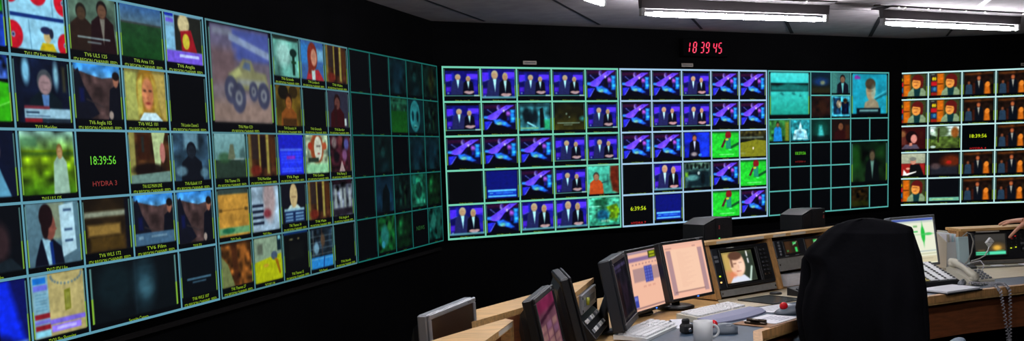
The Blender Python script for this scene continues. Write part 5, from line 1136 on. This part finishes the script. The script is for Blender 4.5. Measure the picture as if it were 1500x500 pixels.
# telephone
ph = thing('telephone', 'cream desk telephone with handset and keypad, in front of the file box', 'telephone', (2.695, 6.375, .752), R(22))
m = MB(); m.prism([(-.10, 0), (.095, 0), (.095, .088), (.075, .098), (-.10, .024)], -.085, .095, 0, 'x'); m.build('base', 'beige', ph)
s2 = math.atan2(.074, .175)
def pm(x, y, d=0.0): mm_ = MB(); mm_.X = Matrix.Translation((x, y, .024 + (y + .10) * math.tan(s2) + d)) @ Matrix.Rotation(s2, 4, 'X'); return mm_
pm(.045, .045).box((0, 0, .004), (.085, .042, .010), bev=.003).build('display', 'darkglass', ph)
for r_ in range(5):
    for c in range(3): pm(.015 + c * .03, -.082 + r_ * .021).box((0, 0, .004), (.020, .013, .010), bev=.003).build('key', 'midgrey', ph)
zf = lambda y: .024 + (y + .10) * math.tan(s2)
hp_ = [(-.058, y, zf(y) + h_) for y, h_ in ((-.11, .020), (-.09, .030), (-.01, .038), (.06, .032), (.09, .018))]
m = MB(); m.tube(hp_, [.022, .023, .018, .023, .022], 14); m.ball((-.058, -.095, zf(-.095) + .014), (.025, .028, .022), 16); m.ball((-.058, .072, zf(.072) + .014), (.025, .028, .022), 16); m.build('handset', 'beige', ph)
plab(pm(-.058, -.01, .055).box((0, 0, 0), (.014, .085, .004), bev=.001).build('grip_mark', 'midgrey', ph), 'grey grip mark')
# coiled cord
pts = []
def coil(path, r, turns, n=10):
    P = [Vector(p) for p in path]; out = []; tot = turns * n
    for i in range(tot + 1):
        u = i / tot * (len(P) - 1); k_ = min(int(u), len(P) - 2); f = u - k_; c = P[k_].lerp(P[k_ + 1], f); tg = (P[k_ + 1] - P[k_]).normalized()
        a = Vector((0, 0, 1)) if abs(tg.z) < .8 else Vector((1, 0, 0)); e1 = tg.cross(a).normalized(); e2 = tg.cross(e1); an = 2 * math.pi * i / n
        out.append(c + e1 * math.cos(an) * r + e2 * math.sin(an) * r)
    return out
path = [(2.625, 6.215, .775), (2.68, 6.225, .766), (2.74, 6.22, .766), (2.745, 6.15, .764), (2.745, 6.075, .738), (2.752, 6.055, .66), (2.768, 6.055, .56), (2.782, 6.055, .47), (2.79, 6.055, .43), (2.797, 6.06, .47), (2.802, 6.075, .56), (2.81, 6.095, .66), (2.815, 6.115, .742), (2.81, 6.175, .766), (2.79, 6.215, .766), (2.765, 6.24, .764)]
cd = MB().tube(coil(path, .0075, 70, 8), .0028, 5).build('coiled_cord', 'cord'); tag(cd, 'grey coiled telephone cord hanging in a loop over the desk edge', 'cord')
# notebook and dark gadget
nb_ = thing('notebook', 'open white notebook with dark cover at the right desk edge', 'notebook', (2.46, 6.075, .750), R(31))
MB().box((0, 0, .004), (.30, .20, .008), bev=.001).build('cover', 'black', nb_); MB().box((.0, .002, .0125), (.285, .185, .010), bev=.001).build('page_block', 'paper', nb_)
hs = thing('handset_rest', 'flat grey-blue handset lying between notebook and telephone', 'handset', (2.585, 6.215, .751), R(60))
m = MB(); m.tube([(-.05, 0, .016), (-.03, 0, .022), (.03, 0, .022), (.05, 0, .016)], [.016, .020, .02, .015], 12); m.build('body', 'midgrey', hs)
MB().box((.0, -.003, .043), (.06, .012, .003)).build('grip', 'darkgrey', hs)
wk = thing('pen_tray', 'grey tray of papers at the foot of the right turret', 'tray', (3.35, 7.16, .752), R(8))
MB().box((0, 0, .004), (.62, .09, .008), bev=.002).build('tray', 'blank', wk)
for i in range(6): MB().box((-.25 + i * .1, .0, .0095), (.075, .05, .003), (0, 0, .05 * ((i % 3) - 1))).build('slip', 'paper' if i % 2 else 'beige', wk)
wp = MB().tube([(2.86, 6.56, .756), (2.93, 6.75, .758), (2.99, 6.86, .80), (3.0, 6.93, .82), (2.95, 6.98, .80), (2.90, 7.0, .765)], .003, 6).build('desk_wire', 'cord'); tag(wp, 'thin green-grey wire curling beside the telephone keypad', 'wire')

# ---------------------------------------------------------------- operator chair with draped jacket
CH = Vector((1.58, 4.85)); CA = R(-30)
ch = thing('office_chair', 'office chair under the black jacket, grey armrests showing', 'chair', (CH.x, CH.y, 0), CA)
def lf(p): return p
m = MB(); rings = []
for i in range(15):
    u = i / 14; z = .56 + u * .64; w = .215 * (1 - .9 * max(0, (u - .62) / .38) ** 2.4) + .005; y = .06 - .05 * math.sin(u * 2.2) - .02 * u
    rings.append([(w * math.cos(a), y + .032 * math.sin(a) + (.03 * (math.cos(a) ** 2)), z) for a in np.linspace(0, 2 * math.pi, 24, endpoint=False)])
m.loft(rings); m.build('backrest', 'blackm', ch)
m = MB(); m.loft([[(.25 * math.copysign(abs(math.cos(a)) ** .6, math.cos(a)) * k_, .30 + .24 * math.copysign(abs(math.sin(a)) ** .6, math.sin(a)) * k_, z) for a in np.linspace(0, 2 * math.pi, 28, endpoint=False)] for k_, z in ((.9, .43), (1, .45), (1, .49), (.92, .515))]); m.build('seat', 'blackm', ch)
m = MB(); m.tube([(0, .02, .62), (0, -.02, .50), (0, .10, .42), (0, .28, .42)], .028, 10); m.build('back_bracket', 'black', ch)
m = MB(); m.lathe([(.03, .10), (.03, .30), (.022, .30), (.022, .44)], (0, .28, 0), 18); m.build('gas_column', 'black', ch)
for k_ in range(5):
    a = 2 * math.pi * k_ / 5 + .3; e = (.30 * math.cos(a), .28 + .30 * math.sin(a))
    lg = MB().tube([(0, .28, .12), (e[0] * .55, .28 + (e[1] - .28) * .55, .105), (e[0], e[1], .075)], [.028, .022, .016], 8).build('base_leg', 'black', ch)
    MB().lathe([(.028, -.02), (.03, 0), (.028, .02)], (e[0], e[1], .03), 16, 0, 'x').build('castor', 'blackm', lg)
for s in (-1, 1):
    MB().tube([(s * .23, .26, .45), (s * .33, .26, .47), (s * .345, .26, .55), (s * .345, .26, .64)], .016, 8).build('arm_post', 'black', ch)
    mp_ = MB(); rr = []
    for i in range(11):
        u = i / 10 * 2 - 1; k_ = math.sqrt(max(.02, 1 - abs(u) ** 3)); yy = .30 + u * .17
        rr.append([(s * .345 + .036 * k_ * math.cos(a), yy, .658 + .020 * k_ * math.sin(a)) for a in np.linspace(0, 2 * math.pi, 14, endpoint=False)])
    mp_.loft(rr); plab(mp_.build('armrest', 'chairgrey', ch), 'grey-blue armrest pad')
# jacket: silhouette levels (z, left, right) across the chair back
LV = [(.46, -.27, .265), (.60, -.272, .27), (.69, -.272, .266), (.785, -.287, .25), (.842, -.290, .244), (.929, -.274, .243), (.985, -.250, .233), (1.02, -.247, .226), (1.05, -.254, .220), (1.09, -.280, .212), (1.122, -.262, .206), (1.151, -.229, .201), (1.185, -.196, .199), (1.207, -.172, .197), (1.219, -.155, .19), (1.232, -.130, .150), (1.248, -.085, .085), (1.257, -.035, .03)]
LV = [tuple(a + (b - a) * k_ / 3 for a, b in zip(LV[i], LV[i + 1])) for i in range(len(LV) - 1) for k_ in range(3)] + [LV[-1]]
rings = []; NA = 72
for (z, l, r) in LV:
    cx, w = (l + r) / 2, (r - l) / 2; u = (z - .46) / .8; th = .085 + .03 * math.sin(u * 3) if z < 1.2 else .085 * math.sqrt(max(.06, (1.268 - z) / .068))
    ring = []
    for a in np.linspace(0, 2 * math.pi, NA, endpoint=False):
        c, s = math.cos(a), math.sin(a); amp = .030 * (1 - u) + .008
        fold = amp * (.6 * math.sin(a * 7 + z * 3) + .5 * math.sin(a * 11 - z * 7 + 1) + .4 * math.sin(a * 4 + z * 9)) * abs(s)
        x = cx + w * math.copysign(abs(c) ** .8, c); y = .045 + (th + fold) * math.copysign(abs(s) ** .8, s)
        if s < 0 and z < 1.15: y -= .02 * math.sin(max(0, (1.15 - z)) * 2.2) * abs(s)
        ring.append((x, y, z))
    rings.append(ring)
jk = thing('jacket', 'black jacket draped over the back of the operator chair', 'jacket', (CH.x, CH.y, 0), CA)
m = MB(); m.loft(rings); body = m.build('body', 'jacket', jk)
# collar roll and hanging sleeves
for s, pp in ((-1, [(-.225, .03, 1.115), (-.262, .05, 1.06), (-.262, .06, .95), (-.275, .05, .84), (-.262, .05, .70), (-.25, .06, .56)]), (1, [(.17, .06, 1.18), (.198, .07, 1.08), (.205, .08, .95), (.212, .08, .82), (.225, .08, .66), (.228, .08, .56)])):
    m = MB(); m.tube(pp, [.03, .034, .045, .05, .045, .042], 14); sv = m.build('sleeve', 'jacket', jk)

# ---------------------------------------------------------------- person at the right edge: only a hand reaches into the frame
def skin_obj(name, verts, edges, radii, m, parent, root=0, sub=2):
    me = bpy.data.meshes.new(name); me.from_pydata(verts, edges, []); o = bpy.data.objects.new(name, me); C.objects.link(o); o.parent = parent
    md = o.modifiers.new('skin', 'SKIN'); md.use_smooth_shade = True
    sv = me.skin_vertices[0].data if me.skin_vertices else None
    if sv is None: me.skin_vertices.new(); sv = me.skin_vertices[0].data
    for i, r_ in enumerate(radii): sv[i].radius = (r_, r_) if not isinstance(r_, tuple) else r_; sv[i].use_root = (i == root)
    s_ = o.modifiers.new('sub', 'SUBSURF'); s_.levels = sub; s_.render_levels = sub
    me.materials.append(M[m]); return o
PO = Vector((4.05, 6.22, 0))
pe_ = thing('person', 'person reaching in from the right edge, hand resting on top of the radio unit', 'person', PO[:])
def pv(x, y, z): return (x - PO.x, y - PO.y, z)
V = []; E_ = []; RR = []
def add(p, r_, frm=None):
    V.append(pv(*p)); RR.append(r_); i = len(V) - 1
    if frm is not None: E_.append((frm, i))
    return i
pel = add((4.05, 6.22, .95), .10); sp = add((4.04, 6.26, 1.13), .09, pel); chs = add((4.03, 6.33, 1.33), .10, sp); nk = add((4.01, 6.40, 1.47), .055, chs); hb = add((3.99, 6.43, 1.55), .06, nk); hd = add((3.98, 6.45, 1.64), .085, hb); ht = add((3.98, 6.45, 1.71), .06, hd)
sh_l = add((3.86, 6.45, 1.38), .06, chs); el_l = add((3.73, 6.74, 1.19), .046, sh_l); wr_l = add((3.475, 7.115, 1.075), .029, el_l)
sh_r = add((4.21, 6.30, 1.38), .06, chs); el_r = add((4.27, 6.34, 1.10), .045, sh_r); wr_r = add((4.22, 6.50, .87), .028, el_r); hr_ = add((4.19, 6.57, .80), (.035, .018), wr_r)
for s in (-1, 1):
    h_ = add((4.05 + s * .10, 6.21, .88), .075, pel); kn = add((4.05 + s * .11, 6.25, .49), .062, h_); an = add((4.05 + s * .12, 6.20, .09), .042, kn); fo_ = add((4.05 + s * .125, 6.34, .04), .038, an)
# left hand: palm fanning from the wrist, thumb down the front face, fingers over the turret top
w0 = wr_l; p1 = add((3.425, 7.185, 1.055), (.040, .018), w0); p2 = add((3.385, 7.235, 1.045), (.040, .016), p1)
fing = [((3.352, 7.225, 1.043), (3.318, 7.240, 1.036), (3.297, 7.262, 1.020), (3.290, 7.275, 1.012)),
        ((3.358, 7.252, 1.046), (3.320, 7.285, 1.038), (3.297, 7.315, 1.022), (3.290, 7.328, 1.012)),
        ((3.370, 7.278, 1.045), (3.337, 7.320, 1.035), (3.317, 7.350, 1.020), (3.312, 7.362, 1.012)),
        ((3.388, 7.298, 1.040), (3.366, 7.340, 1.030), (3.352, 7.365, 1.018), (3.348, 7.376, 1.012))]
for f_ in fing:
    pr_ = p2
    for i, q_ in enumerate(f_): pr_ = add(q_, (.0118, .0108, .0097, .0082)[i], pr_)
th = add((3.385, 7.185, 1.025), .0145, p1); th = add((3.345, 7.192, .985), .0115, th); th = add((3.318, 7.205, .950), .010, th); th = add((3.308, 7.212, .932), .008, th)
skin_obj('body', V, E_, RR, 'skin', pe_)
# clothes follow the body
SH = [((4.05, 6.215, .82), .165), ((4.045, 6.235, 1.00), .15), ((4.04, 6.26, 1.13), .145), ((4.03, 6.32, 1.32), .155), ((4.015, 6.385, 1.43), .085),
      ((3.87, 6.44, 1.385), .088), ((3.79, 6.60, 1.29), .070), ((3.73, 6.74, 1.19), .064), ((3.60, 6.93, 1.13), .052),
      ((4.20, 6.30, 1.385), .088), ((4.24, 6.32, 1.24), .070), ((4.27, 6.34, 1.10), .064), ((4.24, 6.44, .97), .050)]
skin_obj('shirt', [pv(*p) for p, r_ in SH], [(0, 1), (1, 2), (2, 3), (3, 4), (3, 5), (5, 6), (6, 7), (7, 8), (3, 9), (9, 10), (10, 11), (11, 12)], [r_ for p, r_ in SH], 'sleeve', pe_, 2)
TRS = [((4.05, 6.225, 1.02), .135), ((4.05, 6.215, .92), .148)]; te = [(0, 1)]
for s in (-1, 1):
    b = len(TRS); TRS += [((4.05 + s * .095, 6.21, .80), .112), ((4.05 + s * .11, 6.25, .49), .085), ((4.05 + s * .12, 6.21, .10), .070)]; te += [(1, b), (b, b + 1), (b + 1, b + 2)]
skin_obj('trousers', [pv(*p) for p, r_ in TRS], te, [r_ for p, r_ in TRS], 'trouser', pe_, 0)
for s in (-1, 1):
    m = MB(); m.ball((s * .122, .07, .03), (.045, .13, .035), 14); m.build('shoe', 'black', pe_)
hrm = MB(); hrm.ball((3.98 - PO.x, 6.43 - PO.y, 1.69), (.088, .10, .085), 18); hrm.build('hair', mat('brown_hair', (50, 36, 28), .8), pe_)
m = MB(); fx, fy = 3.98 - PO.x, 6.45 - PO.y
m.ball((fx - .0, fy + .088, 1.63), (.013, .018, .02), 10); m.build('nose', 'skin', pe_)
m = MB()
for s in (-1, 1): m.ball((fx + s * .032, fy + .078, 1.655), (.012, .008, .008), 10)
m.build('eyes', 'white', pe_)
m = MB(); m.ball((fx, fy + .08, 1.59), (.024, .008, .006), 10); m.build('mouth', mat('lips', (150, 80, 74), .5), pe_)
m = MB()
for s in (-1, 1): m.ball((fx + s * .083, fy, 1.64), (.012, .02, .03), 10)
m.build('ears', 'skin', pe_)

# ---------------------------------------------------------------- camera, world, view
f_px, cyp, pit, rol = 1596.22, 400.0, R(6.2752), R(-1.8312)
cr, sr = math.cos(rol), math.sin(rol); c_, s_ = math.cos(pit), math.sin(pit)
fw = Vector((0, c_, -s_)); R0 = Vector((1, 0, 0)); U0 = Vector((0, s_, c_))
rt = R0 * cr + U0 * sr; up = -R0 * sr + U0 * cr
cam = bpy.data.cameras.new('camera'); co = bpy.data.objects.new('camera', cam); C.objects.link(co)
mw = Matrix((rt.to_4d(), up.to_4d(), (-fw).to_4d(), (0, 0, 0, 1))).transposed()
for i in range(3): mw[3][i] = 0
mw[0][3], mw[1][3], mw[2][3], mw[3][3] = 0, 0, 1.6, 1
co.matrix_world = mw
cam.sensor_width = 36; cam.lens = 36 * f_px / 1500; cam.shift_y = (cyp - 250) / 1500; cam.clip_start = .05
bpy.context.scene.camera = co
w = bpy.data.worlds.new('dark_room'); bpy.context.scene.world = w; w.use_nodes = True
w.node_tree.nodes['Background'].inputs['Color'].default_value = (.004, .004, .005, 1); w.node_tree.nodes['Background'].inputs['Strength'].default_value = .5
vs_ = bpy.context.scene.view_settings
vs_.view_transform = 'Standard'; vs_.look = 'None'; vs_.exposure = 0; vs_.gamma = 1; vs_.use_curve_mapping = False
